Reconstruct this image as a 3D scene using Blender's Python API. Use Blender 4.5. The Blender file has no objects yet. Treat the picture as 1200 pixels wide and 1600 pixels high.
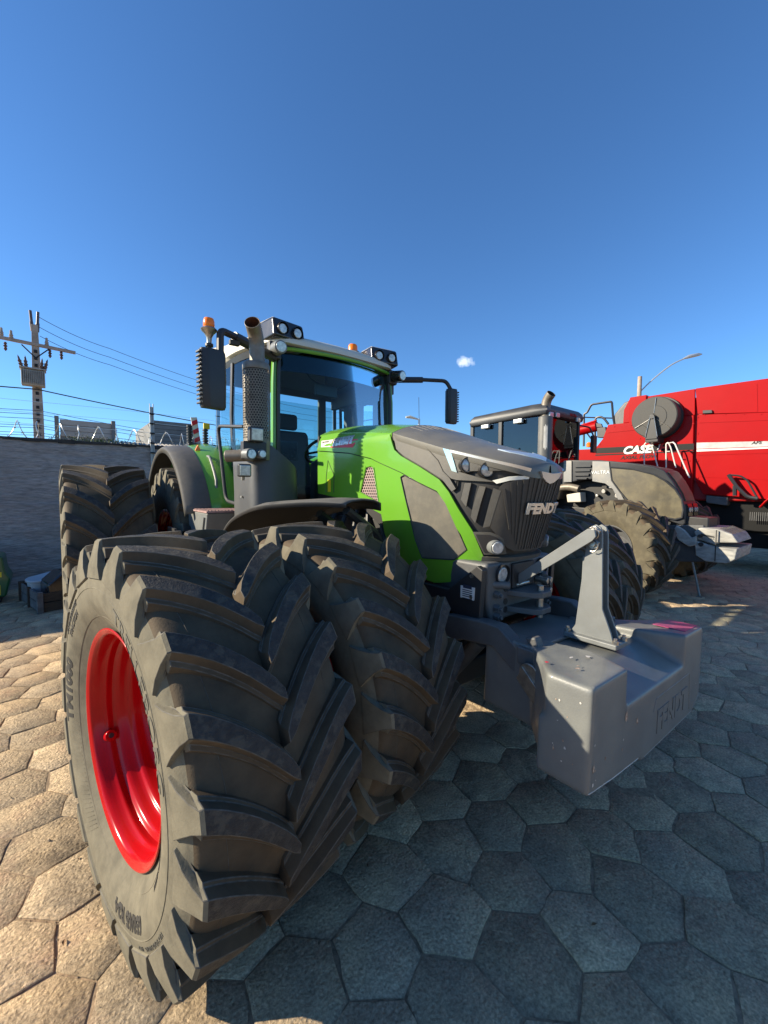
import bpy, bmesh, math, random
from mathutils import Vector, Matrix, noise
random.seed(7)
sc = bpy.context.scene
COL = sc.collection
# ------------------------------------------------------------------ camera, sky, sun
cam_d = bpy.data.cameras.new('camera'); cam = bpy.data.objects.new('camera', cam_d); COL.objects.link(cam)
CR, CU, CF = Vector((0.77955, -0.6263, 0.00639)), Vector((0.02961, 0.04704, 0.99845)), Vector((0.62563, 0.77816, -0.05522))
CAM = Vector((-2.2893, -2.1001, 1.8187))
M = Matrix((CR, CU, -CF)).transposed().to_4x4(); M.translation = CAM
cam.matrix_world = M
cam_d.sensor_width = 36; cam_d.sensor_fit = 'AUTO'; cam_d.lens = 634.997 / 1600 * 36
cam_d.clip_start = .02; cam_d.clip_end = 2000
sc.camera = cam
SUN = Vector((-1.8, 1.2, 1.0)).normalized()          # towards the sun
world = bpy.data.worlds.new('World'); sc.world = world; world.use_nodes = True
wn = world.node_tree; wn.nodes.clear()
wo = wn.nodes.new('ShaderNodeOutputWorld'); wb = wn.nodes.new('ShaderNodeBackground')
sky = wn.nodes.new('ShaderNodeTexSky'); sky.sky_type = 'NISHITA'; sky.sun_disc = False
sky.sun_elevation = math.asin(SUN.z); sky.sun_rotation = math.atan2(SUN.x, SUN.y)
sky.altitude = 800; sky.air_density = 1.0; sky.dust_density = .25; sky.ozone_density = 2.2
wb.inputs['Strength'].default_value = 0.075
# one small white cloud in the sky
tc = wn.nodes.new('ShaderNodeTexCoord')
CD = (CF + CR * ((727 - 600) / 635) - CU * ((566 - 800) / 635)).normalized()
sub = wn.nodes.new('ShaderNodeVectorMath'); sub.operation = 'SUBTRACT'; sub.inputs[1].default_value = CD
nt = wn.nodes.new('ShaderNodeTexNoise'); nt.inputs['Scale'].default_value = 70; nt.inputs['Detail'].default_value = 6
mul = wn.nodes.new('ShaderNodeVectorMath'); mul.operation = 'MULTIPLY'; mul.inputs[1].default_value = (1, 1, 1.9)
ln = wn.nodes.new('ShaderNodeVectorMath'); ln.operation = 'LENGTH'
ma = wn.nodes.new('ShaderNodeMath'); ma.operation = 'MULTIPLY_ADD'; ma.inputs[1].default_value = .045; 
mr = wn.nodes.new('ShaderNodeMapRange'); mr.inputs['From Min'].default_value = .026; mr.inputs['From Max'].default_value = .045
mr.inputs['To Min'].default_value = .8; mr.inputs['To Max'].default_value = 0
mx = wn.nodes.new('ShaderNodeMix'); mx.data_type = 'RGBA'; mx.inputs[7].default_value = (7.5, 8.3, 9.4, 1)
L = wn.links
L.new(tc.outputs['Generated'], sub.inputs[0]); L.new(sub.outputs[0], mul.inputs[0]); L.new(mul.outputs[0], ln.inputs[0])
L.new(tc.outputs['Generated'], nt.inputs['Vector']); L.new(nt.outputs[0], ma.inputs[0]); L.new(ln.outputs['Value'], ma.inputs[2])
L.new(ma.outputs[0], mr.inputs['Value']); L.new(mr.outputs[0], mx.inputs[0]); 
hs = wn.nodes.new('ShaderNodeHueSaturation'); hs.inputs['Saturation'].default_value = 1.0; hs.inputs['Value'].default_value = 1.0
tn = wn.nodes.new('ShaderNodeMix'); tn.data_type = 'RGBA'; tn.blend_type = 'MULTIPLY'; tn.inputs[0].default_value = 1; tn.inputs[7].default_value = (.62, 1.0, 1.36, 1)
L.new(sky.outputs[0], tn.inputs[6]); L.new(tn.outputs[2], hs.inputs['Color']); L.new(hs.outputs[0], mx.inputs[6])
L.new(mx.outputs[2], wb.inputs['Color']); L.new(wb.outputs[0], wo.inputs['Surface'])
sl = bpy.data.lights.new('sun', 'SUN'); sun = bpy.data.objects.new('sun', sl); COL.objects.link(sun)
sl.energy = 5.0; sl.angle = math.radians(.53); sl.color = (1.0, .88, .68)
sun.rotation_euler = SUN.to_track_quat('Z', 'Y').to_euler(); sun.location = (-20, 20, 18)
sc.view_settings.view_transform = 'Standard'; sc.view_settings.look = 'None'
sc.view_settings.exposure = 1.04; sc.view_settings.gamma = 1; sc.view_settings.use_curve_mapping = False
sc.render.resolution_x = 768; sc.render.resolution_y = 1024
try:
    sc.cycles.max_bounces = 8; sc.cycles.transparent_max_bounces = 12
except Exception: pass

# ------------------------------------------------------------------ materials
MATS = {}
def mat(name, col, rough=.5, metal=0, noise_amt=0, nscale=8, col2=None, bump=0, bscale=60, coat=0, spec=.5,
        dust=0, dustcol=(.33, .28, .2), dscale=3, dup=0, rnd=0, coord='Object', stretch=None, detail=6, dlo=.45, dhi=.7):
    if name in MATS: return MATS[name]
    m = bpy.data.materials.new(name); m.use_nodes = True; MATS[name] = m
    n = m.node_tree.nodes; l = m.node_tree.links; b = n['Principled BSDF']
    b.inputs['Base Color'].default_value = (*col, 1); b.inputs['Roughness'].default_value = rough
    b.inputs['Metallic'].default_value = metal; b.inputs['Coat Weight'].default_value = coat
    b.inputs['Coat Roughness'].default_value = .06; b.inputs['Specular IOR Level'].default_value = spec
    t = n.new('ShaderNodeTexCoord'); src = t.outputs[coord]
    if stretch:
        mp = n.new('ShaderNodeMapping'); mp.inputs['Scale'].default_value = stretch; l.new(src, mp.inputs[0]); src = mp.outputs[0]
    c = None
    if col2 or noise_amt:
        c2 = col2 or tuple(k * (1 - noise_amt) for k in col)
        tx = n.new('ShaderNodeTexNoise'); tx.inputs['Scale'].default_value = nscale; tx.inputs['Detail'].default_value = detail
        tx.inputs['Roughness'].default_value = .6
        mrn = n.new('ShaderNodeMapRange'); mrn.inputs[1].default_value = .35; mrn.inputs[2].default_value = .68
        mi = n.new('ShaderNodeMix'); mi.data_type = 'RGBA'; mi.inputs[6].default_value = (*col, 1); mi.inputs[7].default_value = (*c2, 1)
        l.new(src, tx.inputs['Vector']); l.new(tx.outputs[0], mrn.inputs[0]); l.new(mrn.outputs[0], mi.inputs[0]); c = mi.outputs[2]
    if rnd:
        oi = n.new('ShaderNodeObjectInfo'); h = n.new('ShaderNodeHueSaturation')
        m1 = n.new('ShaderNodeMapRange'); m1.inputs[3].default_value = 1 - rnd; m1.inputs[4].default_value = 1 + rnd
        l.new(oi.outputs['Random'], m1.inputs[0]); l.new(m1.outputs[0], h.inputs['Value'])
        if c: l.new(c, h.inputs['Color'])
        else: h.inputs['Color'].default_value = (*col, 1)
        c = h.outputs[0]
    if dust:
        g = n.new('ShaderNodeNewGeometry'); sp = n.new('ShaderNodeSeparateXYZ'); l.new(g.outputs['Normal'], sp.inputs[0])
        td = n.new('ShaderNodeTexNoise'); td.inputs['Scale'].default_value = dscale; td.inputs['Detail'].default_value = 8; td.inputs['Roughness'].default_value = .65
        l.new(t.outputs['Object'], td.inputs['Vector'])
        r1 = n.new('ShaderNodeMapRange'); r1.inputs[1].default_value = dlo; r1.inputs[2].default_value = dhi; l.new(td.outputs[0], r1.inputs[0])
        r1.inputs[3].default_value = .25; r1.inputs[4].default_value = 1
        up = n.new('ShaderNodeMapRange'); up.inputs[1].default_value = -.2; up.inputs[2].default_value = 1
        up.inputs[3].default_value = 1 - dup; up.inputs[4].default_value = 1; l.new(sp.outputs['Z'], up.inputs[0])
        mm = n.new('ShaderNodeMath'); mm.operation = 'MULTIPLY'; l.new(r1.outputs[0], mm.inputs[0]); l.new(up.outputs[0], mm.inputs[1])
        m2 = n.new('ShaderNodeMath'); m2.operation = 'MULTIPLY'; m2.inputs[1].default_value = dust; l.new(mm.outputs[0], m2.inputs[0])
        mi = n.new('ShaderNodeMix'); mi.data_type = 'RGBA'; mi.inputs[7].default_value = (*dustcol, 1)
        if c: l.new(c, mi.inputs[6])
        else: mi.inputs[6].default_value = (*col, 1)
        l.new(m2.outputs[0], mi.inputs[0]); c = mi.outputs[2]
        rr = n.new('ShaderNodeMapRange'); rr.inputs[3].default_value = rough; rr.inputs[4].default_value = max(rough, .75)
        l.new(m2.outputs[0], rr.inputs[0]); l.new(rr.outputs[0], b.inputs['Roughness'])
    if c: l.new(c, b.inputs['Base Color'])
    if bump:
        tb = n.new('ShaderNodeTexNoise'); tb.inputs['Scale'].default_value = bscale; tb.inputs['Detail'].default_value = 8; tb.inputs['Roughness'].default_value = .65
        l.new(src, tb.inputs['Vector']); bp = n.new('ShaderNodeBump'); bp.inputs['Strength'].default_value = min(1, bump); bp.inputs['Distance'].default_value = .004 * max(1, bump)
        l.new(tb.outputs[0], bp.inputs['Height']); l.new(bp.outputs[0], b.inputs['Normal'])
    return m
def glass(name, tint, refl=1.0, rough=.02):
    m = bpy.data.materials.new(name); m.use_nodes = True; MATS[name] = m
    n = m.node_tree.nodes; l = m.node_tree.links; n.remove(n['Principled BSDF'])
    o = n['Material Output']; tr = n.new('ShaderNodeBsdfTransparent'); tr.inputs[0].default_value = (*tint, 1)
    gl = n.new('ShaderNodeBsdfGlossy'); gl.inputs['Roughness'].default_value = rough; gl.inputs[0].default_value = (.9, .95, 1, 1)
    fr = n.new('ShaderNodeFresnel'); fr.inputs[0].default_value = 1.5
    mu = n.new('ShaderNodeMath'); mu.operation = 'MULTIPLY'; mu.inputs[1].default_value = refl; mu.use_clamp = True
    mi = n.new('ShaderNodeMixShader'); l.new(fr.outputs[0], mu.inputs[0]); l.new(mu.outputs[0], mi.inputs[0])
    l.new(tr.outputs[0], mi.inputs[1]); l.new(gl.outputs[0], mi.inputs[2]); l.new(mi.outputs[0], o.inputs['Surface'])
    return m
DUST = (.30, .25, .17)
paint_green = mat('green_paint', (.115, .31, .022), .25, coat=.4, spec=.4, dust=.08, dup=.5, dustcol=(.34, .36, .2), noise_amt=.06, nscale=2)
dark_plastic = mat('dark_grey_plastic', (.075, .072, .064), .5, dust=.42, dup=.4, dustcol=(.2, .17, .125), bump=.15, bscale=400, noise_amt=.2, nscale=30)
mesh_plastic = mat('dusty_mesh_plastic', (.085, .08, .066), .75, dust=.75, dup=.15, dustcol=(.2, .175, .125), bump=.5, bscale=700, dscale=5)
bonnet_grey = mat('bonnet_grey', (.11, .105, .09), .42, dust=.55, dup=.6, dustcol=(.23, .2, .145), bump=.1, bscale=300, coat=.15)
black_plastic = mat('black_plastic', (.018, .018, .02), .45, dust=.15, dup=.6, dustcol=(.2, .18, .14), bump=.08, bscale=300)
black_gloss = mat('black_gloss', (.012, .012, .014), .2, coat=.3, dust=.06)
iron_grey = mat('cast_iron_grey', (.085, .088, .092), .5, dust=.35, dup=.6, dustcol=(.22, .2, .16), bump=.35, bscale=160, noise_amt=.3, nscale=10)
grey_paint = mat('grey_steel_paint', (.15, .16, .16), .42, dust=.3, dup=.5, dustcol=(.3, .28, .22), bump=.2, bscale=220, noise_amt=.2, nscale=12)
roof_white = mat('roof_offwhite', (.62, .58, .47), .4, dust=.3, dustcol=(.42, .36, .25), dup=.8)
chrome = mat('silver_trim', (.75, .77, .78), .14, 1)
letter_silver = mat('letter_silver', (.72, .70, .66), .3, .7)
lens_m = mat('clear_lens', (.62, .62, .58), .22, .25, col2=(.30, .31, .30), nscale=45, coat=1)
led_m = mat('led_lens', (.55, .62, .6), .2, .3, col2=(.3, .34, .34), nscale=40, coat=1)
amber = mat('amber_lens', (.95, .24, .012), .3, coat=.2, spec=.3, col2=(.8, .13, .01), nscale=20)
red_rim = mat('red_wheel_paint', (.40, .002, .005), .2, coat=.12, spec=.2, noise_amt=.12, nscale=4, dust=.03, dustcol=(.5, .2, .15))
red_paint = mat('red_machine_paint', (.32, .0015, .003), .45, coat=.04, spec=.10, dust=.015, dustcol=(.5, .2, .15), dup=.5, noise_amt=.1, nscale=1.2)
red_decal = mat('red_decal', (.6, .02, .03), .3)
white_decal = mat('white_decal', (.72, .70, .66), .35, dust=.2)
yellow_decal = mat('yellow_decal', (.75, .58, .02), .4)
steel = mat('bare_steel', (.5, .47, .42), .35, .9, noise_amt=.4, nscale=30, bump=.2)
exhaust_steel = mat('exhaust_steel', (.21, .185, .15), .5, .35, col2=(.15, .125, .09), nscale=14, bump=.2, bscale=120)
rust_dark = mat('rusty_inside', (.13, .045, .02), .85, col2=(.05, .02, .012), nscale=25, bump=.4)
rubber = mat('tyre_rubber', (.034, .027, .020), .8, spec=.25, dust=.85, dup=.1, dustcol=(.115, .086, .054), col2=(.068, .044, .025), nscale=5, bump=.35, bscale=140, dscale=6, dlo=.35, dhi=.65)
rubber_side = mat('tyre_sidewall', (.085, .077, .058), .85, spec=.2, dust=.8, dup=0, dustcol=(.185, .165, .118), col2=(.13, .115, .082), nscale=9, bump=.35, bscale=110, dscale=14, dlo=.35, dhi=.65)
rubber_top = mat('tyre_lug_top', (.012, .012, .014), .62, spec=.3, dust=.7, dup=.1, dustcol=(.095, .082, .062), col2=(.035, .034, .034), nscale=34, bump=1.4, bscale=90, dscale=22, dlo=.50, dhi=.60)
worn_edge = mat('tyre_worn_edge', (.115, .105, .088), .7, spec=.3, noise_amt=.6, nscale=30)
rubber_old = mat('old_sidewall', (.075, .065, .045), .85, spec=.2, dust=.7, dustcol=(.15, .13, .085), dscale=9)
letter_rubber = mat('tyre_letter', (.022, .021, .019), .7)
soot = mat('black_iron', (.012, .012, .013), .6, dust=.2, dustcol=(.08, .07, .05))
seat_m = mat('seat_fabric', (.03, .032, .036), .8)
lining = mat('cab_lining', (.1, .105, .11), .7)
glass_front = glass('windscreen_glass', (.62, .84, .86), .35)
glass_side = glass('side_glass', (.74, .86, .86), 1.0)
glass_dark = glass('dark_glass', (.2, .23, .25), 1.6)

# ------------------------------------------------------------------ mesh helpers
class MB:
    def __init__(s): s.v = []; s.f = []; s.m = []; s.mi = 0
    def add(s, vs, fs, mi=None):
        o = len(s.v); s.v += [tuple(v) for v in vs]; s.f += [tuple(i + o for i in f) for f in fs]
        s.m += [s.mi if mi is None else mi] * len(fs); return s
    def box(s, x0, x1, y0, y1, z0, z1, T=None):
        vs = [Vector((x, y, z)) for x in (x0, x1) for y in (y0, y1) for z in (z0, z1)]
        if T: vs = [T @ v for v in vs]
        return s.add(vs, [(0, 1, 3, 2), (4, 6, 7, 5), (0, 4, 5, 1), (2, 3, 7, 6), (0, 2, 6, 4), (1, 5, 7, 3)])
    def prism(s, pts, a0, a1, axis='x', T=None, taper=None):
        def P(p, a):
            v = {'x': (a, p[0], p[1]), 'y': (p[0], a, p[1]), 'z': (p[0], p[1], a)}[axis]
            v = Vector(v); return T @ v if T else v
        n = len(pts); vs = [P(p, a0) for p in pts] + [P(p, a1) for p in (taper or pts)]
        fs = [tuple(range(n))[::-1], tuple(range(n, 2 * n))] + [(i, (i + 1) % n, (i + 1) % n + n, i + n) for i in range(n)]
        return s.add(vs, fs)
    def cyl(s, p0, p1, r0, r1=None, n=20, caps=True):
        p0, p1 = Vector(p0), Vector(p1); r1 = r0 if r1 is None else r1
        d = (p1 - p0).normalized(); a = d.orthogonal().normalized(); b = d.cross(a)
        vs = []
        for p, r in ((p0, r0), (p1, r1)):
            for i in range(n):
                t = 2 * math.pi * i / n; vs.append(p + (a * math.cos(t) + b * math.sin(t)) * r)
        fs = [(i, (i + 1) % n, (i + 1) % n + n, i + n) for i in range(n)]
        if caps: fs += [tuple(range(n))[::-1], tuple(range(n, 2 * n))]
        return s.add(vs, fs)
    def tube(s, path, r, n=8, caps=True, rs=None):
        path = [Vector(p) for p in path]; m = len(path); vs = []; pa = None
        for i, p in enumerate(path):
            d = (path[min(i + 1, m - 1)] - path[max(i - 1, 0)]).normalized()
            a = d.orthogonal().normalized() if pa is None else (pa - d * pa.dot(d)).normalized()
            pa = a; b = d.cross(a); q = rs[i] if rs else r
            for k in range(n):
                t = 2 * math.pi * k / n; vs.append(p + (a * math.cos(t) + b * math.sin(t)) * q)
        fs = [(i * n + k, i * n + (k + 1) % n, (i + 1) * n + (k + 1) % n, (i + 1) * n + k) for i in range(m - 1) for k in range(n)]
        if caps: fs += [tuple(range(n))[::-1], tuple(range((m - 1) * n, m * n))]
        return s.add(vs, fs)
    def lathe(s, prof, n=48, axis='x', c=(0, 0, 0), close=False, T=None):
        # prof: list of (along, radius)
        vs = []; c = Vector(c)
        for a, r in prof:
            for i in range(n):
                t = 2 * math.pi * i / n; u, w = r * math.cos(t), r * math.sin(t)
                v = {'x': Vector((a, u, w)), 'y': Vector((w, a, u)), 'z': Vector((u, w, a))}[axis] + c
                vs.append(T @ v if T else v)
        m = len(prof)
        fs = [(j * n + i, j * n + (i + 1) % n, (j + 1) * n + (i + 1) % n, (j + 1) * n + i) for j in range(m - 1) for i in range(n)]
        if close: fs += [(i, (i + 1) % n, (m - 1) * n + (i + 1) % n, (m - 1) * n + i) for i in range(n)][::-1]
        return s.add(vs, fs)
    def grid(s, rows, mi=None, closed=False):
        n = len(rows[0]); vs = [v for r in rows for v in r]; fs = []
        for j in range(len(rows) - 1):
            for i in range(n if closed else n - 1):
                k = (i + 1) % n; fs.append((j * n + i, j * n + k, (j + 1) * n + k, (j + 1) * n + i))
        return s.add(vs, fs, mi)
    def build(s, name, mats, parent=None, bevel=0, seg=2, smooth=35, loc=None, ang=35):
        me = bpy.data.meshes.new(name); me.from_pydata(s.v, [], s.f)
        for m in (mats if isinstance(mats, (list, tuple)) else [mats]): me.materials.append(m)
        if any(s.m): me.polygons.foreach_set('material_index', s.m)
        bm = bmesh.new(); bm.from_mesh(me); bmesh.ops.recalc_face_normals(bm, faces=bm.faces); bm.to_mesh(me); bm.free()
        if smooth:
            me.shade_smooth(); me.set_sharp_from_angle(angle=math.radians(smooth))
        o = bpy.data.objects.new(name, me); COL.objects.link(o)
        if parent: o.parent = parent
        if loc: o.location = loc
        if bevel:
            b = o.modifiers.new('bevel', 'BEVEL'); b.width = bevel; b.segments = seg; b.limit_method = 'ANGLE'; b.angle_limit = math.radians(ang); b.harden_normals = True
        return o
def tag(o, label=None, cat=None, group=None, kind=None):
    if label: o['label'] = label
    if cat: o['category'] = cat
    if group: o['group'] = group
    if kind: o['kind'] = kind
    return o
def empty(name, loc=(0, 0, 0), parent=None, label=None, cat=None, group=None):
    o = bpy.data.objects.new(name, None); COL.objects.link(o); o.location = loc; o.empty_display_size = .1
    if parent: o.parent = parent
    return tag(o, label, cat, group)
def copy_tree(o, parent=None):
    c = o.copy(); COL.objects.link(c); c.parent = parent
    for ch in [k for k in bpy.data.objects if k.parent == o and k != c]: copy_tree(ch, c)
    return c
def map_flat(bm, F, off, thick, cuts, name, material, parent, smooth=30, back=True):
    """bm: flat faces in (u, v, 0).  Cut on a grid, bend on to the surface F(u, v, offset), give it thickness."""
    du, dv = cuts
    us = [v.co.x for v in bm.verts]; vs = [v.co.y for v in bm.verts]
    def bis(co, no):
        bmesh.ops.bisect_plane(bm, geom=bm.verts[:] + bm.edges[:] + bm.faces[:], plane_co=co, plane_no=no, dist=1e-6)
    if du:
        k = math.floor(min(us) / du) + 1
        while k * du < max(us): bis((k * du, 0, 0), (1, 0, 0)); k += 1
    if dv:
        k = math.floor(min(vs) / dv) + 1
        while k * dv < max(vs): bis((0, k * dv, 0), (0, 1, 0)); k += 1
    if thick:
        r = bmesh.ops.extrude_face_region(bm, geom=bm.faces[:])
        nv = {g for g in r['geom'] if isinstance(g, bmesh.types.BMVert)}
        for v in bm.verts: v.co = F(v.co.x, v.co.y, off + (thick if v in nv else 0))
    else:
        for v in bm.verts: v.co = F(v.co.x, v.co.y, off)
    bmesh.ops.recalc_face_normals(bm, faces=bm.faces)
    me = bpy.data.meshes.new(name); bm.to_mesh(me); bm.free(); me.materials.append(material)
    me.shade_smooth(); me.set_sharp_from_angle(angle=math.radians(smooth))
    o = bpy.data.objects.new(name, me); COL.objects.link(o)
    if parent: o.parent = parent
    return o
def panel(name, poly, F, off, thick, material, parent, cuts=(.06, .06), holes=(), bevel=0):
    from mathutils.geometry import tessellate_polygon
    loops = [[Vector((a, b, 0)) for a, b in q] for q in [poly, *holes]]
    tris = tessellate_polygon(loops); flat = [v for q in loops for v in q]
    bm = bmesh.new(); vs = [bm.verts.new(v) for v in flat]
    for t in tris:
        try: bm.faces.new([vs[i] for i in t])
        except ValueError: pass
    bmesh.ops.dissolve_limit(bm, angle_limit=.01, verts=bm.verts, edges=bm.edges) if not holes else None
    bmesh.ops.recalc_face_normals(bm, faces=bm.faces)
    return map_flat(bm, F, off, thick, cuts, name, material, parent)
def text_bm(body, size, bold=0, shear=0, align='CENTER', outline=0):
    cu = bpy.data.curves.new('t', 'FONT'); cu.body = body; cu.size = size; cu.offset = bold; cu.shear = shear; cu.align_x = align; cu.align_y = 'CENTER'
    cu.resolution_u = 3
    o = bpy.data.objects.new('t', cu); COL.objects.link(o)
    dg = bpy.context.evaluated_depsgraph_get(); dg.update()
    me = bpy.data.meshes.new_from_object(o.evaluated_get(dg)); bpy.data.objects.remove(o)
    bm = bmesh.new(); bm.from_mesh(me); bpy.data.meshes.remove(me); bmesh.ops.remove_doubles(bm, verts=bm.verts, dist=1e-5); return bm
def text_on(name, body, size, F, off, thick, material, parent, bold=0, shear=0, cuts=(.03, .03), sx=1, u0=0, v0=0, flip=False, rot=0):
    bm = text_bm(body, size, bold, shear)
    for v in bm.verts:
        x = v.co.x * sx * (-1 if flip else 1); y = v.co.y
        if rot: x, y = x * math.cos(rot) - y * math.sin(rot), x * math.sin(rot) + y * math.cos(rot)
        v.co.x = x + u0; v.co.y = y + v0
    return map_flat(bm, F, off, thick, cuts, name, material, parent)
def planeX(X, sg=-1): return lambda u, v, o: Vector((X + sg * o, u, v))
def planeY(Y): return lambda u, v, o: Vector((u, Y - o, v))
def planeZ(Z): return lambda u, v, o: Vector((u, v, Z + o))
def smoothpath(pts, k=6, closed=False):
    pts = [Vector(p) for p in pts]; out = []; n = len(pts)
    for i in range(n - 1):
        p0, p1, p2, p3 = pts[max(i - 1, 0)], pts[i], pts[i + 1], pts[min(i + 2, n - 1)]
        for j in range(k):
            t = j / k; out.append(.5 * ((2 * p1) + (p2 - p0) * t + (2 * p0 - 5 * p1 + 4 * p2 - p3) * t * t + (3 * p1 - p0 - 3 * p2 + p3) * t ** 3))
    return out + [pts[-1]]
def rnd_corner(pts, r=.04, k=4):
    """round the corners of an open 3d path"""
    pts = [Vector(p) for p in pts]; out = [pts[0]]
    for a, b, c in zip(pts, pts[1:], pts[2:]):
        d1 = (a - b); d2 = (c - b); q = min(r, d1.length / 2.1, d2.length / 2.1); s, e = b + d1.normalized() * q, b + d2.normalized() * q
        for j in range(k + 1):
            t = j / k; out.append(s * (1 - t) ** 2 + b * 2 * t * (1 - t) + e * t * t)
    return out + [pts[-1]]

# ------------------------------------------------------------------ ground and paving
ground_m = mat('joint_dirt', (.40, .29, .185), .95, spec=.1, col2=(.20, .15, .10), nscale=40, bump=1, bscale=90)
def stone_material():
    m = bpy.data.materials.new('paving_stone'); m.use_nodes = True; n = m.node_tree.nodes; l = m.node_tree.links; b = n['Principled BSDF']
    b.inputs['Roughness'].default_value = .95; b.inputs['Specular IOR Level'].default_value = .15
    t = n.new('ShaderNodeTexCoord')
    def nz(sc_, det, ro=.6, dist=0):
        x = n.new('ShaderNodeTexNoise'); x.inputs['Scale'].default_value = sc_; x.inputs['Detail'].default_value = det; x.inputs['Roughness'].default_value = ro; x.inputs['Distortion'].default_value = dist
        l.new(t.outputs['Object'], x.inputs['Vector']); return x.outputs[0]
    def rng(x, a, b_, c, d):
        r = n.new('ShaderNodeMapRange'); r.inputs[1].default_value = a; r.inputs[2].default_value = b_; r.inputs[3].default_value = c; r.inputs[4].default_value = d; l.new(x, r.inputs[0]); return r.outputs[0]
    def mix(f, a, b_, ty='MIX'):
        k = n.new('ShaderNodeMix'); k.data_type = 'RGBA'; k.blend_type = ty
        if isinstance(f, float): k.inputs[0].default_value = f
        else: l.new(f, k.inputs[0])
        for s_, v in ((6, a), (7, b_)):
            if isinstance(v, tuple): k.inputs[s_].default_value = (*v, 1)
            else: l.new(v, k.inputs[s_])
        return k.outputs[2]
    big = nz(2.3, 6, .6, .4); mid = nz(11, 8, .65); fine = nz(85, 6, .7); oi = n.new('ShaderNodeObjectInfo')
    c = mix(rng(big, .38, .62, 0, 1), (.70, .515, .31), (.50, .39, .26))
    c = mix(rng(mid, .45, .70, 0, .75), c, (.33, .25, .165)); c = mix(rng(nz(5, 5), .55, .75, 0, .6), c, (.60, .385, .25))
    st = n.new('ShaderNodeCombineColor'); sv = rng(nz(1.1, 9, .68, .8), .54, .66, 1, .62)
    for q in range(3): l.new(sv, st.inputs[q])
    c = mix(1.0, c, st.outputs[0], 'MULTIPLY')
    g = n.new('ShaderNodeCombineColor'); fv = rng(fine, .34, .66, .52, 1.2)
    for q in range(3): l.new(fv, g.inputs[q])
    c = mix(1.0, c, g.outputs[0], 'MULTIPLY')
    h = n.new('ShaderNodeHueSaturation'); l.new(rng(oi.outputs['Random'], 0, 1, .80, 1.14), h.inputs['Value']); l.new(c, h.inputs['Color']); l.new(h.outputs[0], b.inputs['Base Color'])
    vo = n.new('ShaderNodeTexVoronoi'); vo.inputs['Scale'].default_value = 55; l.new(t.outputs['Object'], vo.inputs['Vector'])
    hs_ = n.new('ShaderNodeMath'); hs_.operation = 'MULTIPLY_ADD'; l.new(rng(vo.outputs['Distance'], 0, .5, 0, 1), hs_.inputs[0]); hs_.inputs[1].default_value = .25; l.new(nz(24, 12, .72, .5), hs_.inputs[2])
    bp = n.new('ShaderNodeBump'); bp.inputs['Strength'].default_value = 1; bp.inputs['Distance'].default_value = .016; l.new(hs_.outputs[0], bp.inputs['Height']); l.new(bp.outputs[0], b.inputs['Normal'])
    return m
stone_m = stone_material()
def gz(x, y): return .003 * noise.noise(Vector((x * .35, y * .35, 0)))
mb = MB(); N = 60
def gsp(i):
    t = (i / N) * 2 - 1; return math.copysign(abs(t) ** 2.6, t) * 500
mb.grid([[Vector((gsp(i) + 2, gsp(j) + 1, -.0060 + gz(gsp(i) + 2, gsp(j) + 1) * (abs(gsp(i)) < 30 and abs(gsp(j)) < 30))) for i in range(N + 1)] for j in range(N + 1)])
ground = mb.build('ground', ground_m); tag(ground, kind='structure')
A = Vector((.323, -.077, 0)); B = Matrix.Rotation(math.radians(60), 3, 'Z') @ A; C0 = Vector((-.929, -1.310, 0)); RH = .1917
ang0 = math.atan2(A.y, A.x) + math.radians(30)
def hexv(cx, cy, k):
    return (cx + RH * math.cos(ang0 + k * math.pi / 3), cy + RH * math.sin(ang0 + k * math.pi / 3))
def jit(x, y):
    q = (round(x, 2), round(y, 2)); v = Vector((q[0] * 7.3, q[1] * 7.3, 1.7))
    return x + .064 * noise.noise(v), y + .064 * noise.noise(v + Vector((31, 7, 0)))
def stone_geo(cx, cy, fine):
    """one hexagonal paver: uneven outline, worn rim, slightly proud or sunk and tilted"""
    rs = random.Random(int(cx * 1000) * 7919 + int(cy * 1000)); c = [jit(*hexv(cx, cy, k)) for k in range(6)]
    mx_, my_ = sum(p[0] for p in c) / 6, sum(p[1] for p in c) / 6
    g = rs.uniform(.0012, .0060); tz = rs.uniform(-.003, .004); tx, ty = rs.uniform(-.012, .012), rs.uniform(-.012, .012)
    out = []
    for k in range(6):
        a, b = c[k], c[(k + 1) % 6]; out.append(a)
        if fine:
            for t in (.33, .67):
                j = rs.uniform(-.0065, .0065); out.append((a[0] + (b[0] - a[0]) * t + j, a[1] + (b[1] - a[1]) * t - j))
    def z(x, y): return tz + gz(x, y) + tx * (x - mx_) + ty * (y - my_)
    rings = []
    for ins, dz in ((g, -.022), (g + .0008, -.002), (g + .0045, 0)) if fine else ((g, -.012), (g + .006, 0)):
        ring = []
        for x, y in out:
            dx, dy = mx_ - x, my_ - y; d = math.hypot(dx, dy); x2, y2 = x + dx / d * ins * 1.1, y + dy / d * ins * 1.1
            ring.append((x2, y2, z(x2, y2) + dz))
        rings.append(ring)
    n = len(out); vs = [v for r in rings for v in r] + [(mx_, my_, z(mx_, my_) + rs.uniform(-.001, .003))]
    fs = [(j * n + i, j * n + (i + 1) % n, (j + 1) * n + (i + 1) % n, (j + 1) * n + i) for j in range(len(rings) - 1) for i in range(n)]
    q = (len(rings) - 1) * n; fs += [(q + i, q + (i + 1) % n, len(vs) - 1) for i in range(n)]
    return vs, fs
cells = []
for i in range(-60, 75):
    for j in range(-60, 75):
        p = C0 + A * i + B * j
        if -7 < p.x < 15 and -5.5 < p.y < 7.5: cells.append((p.x, p.y))
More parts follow.
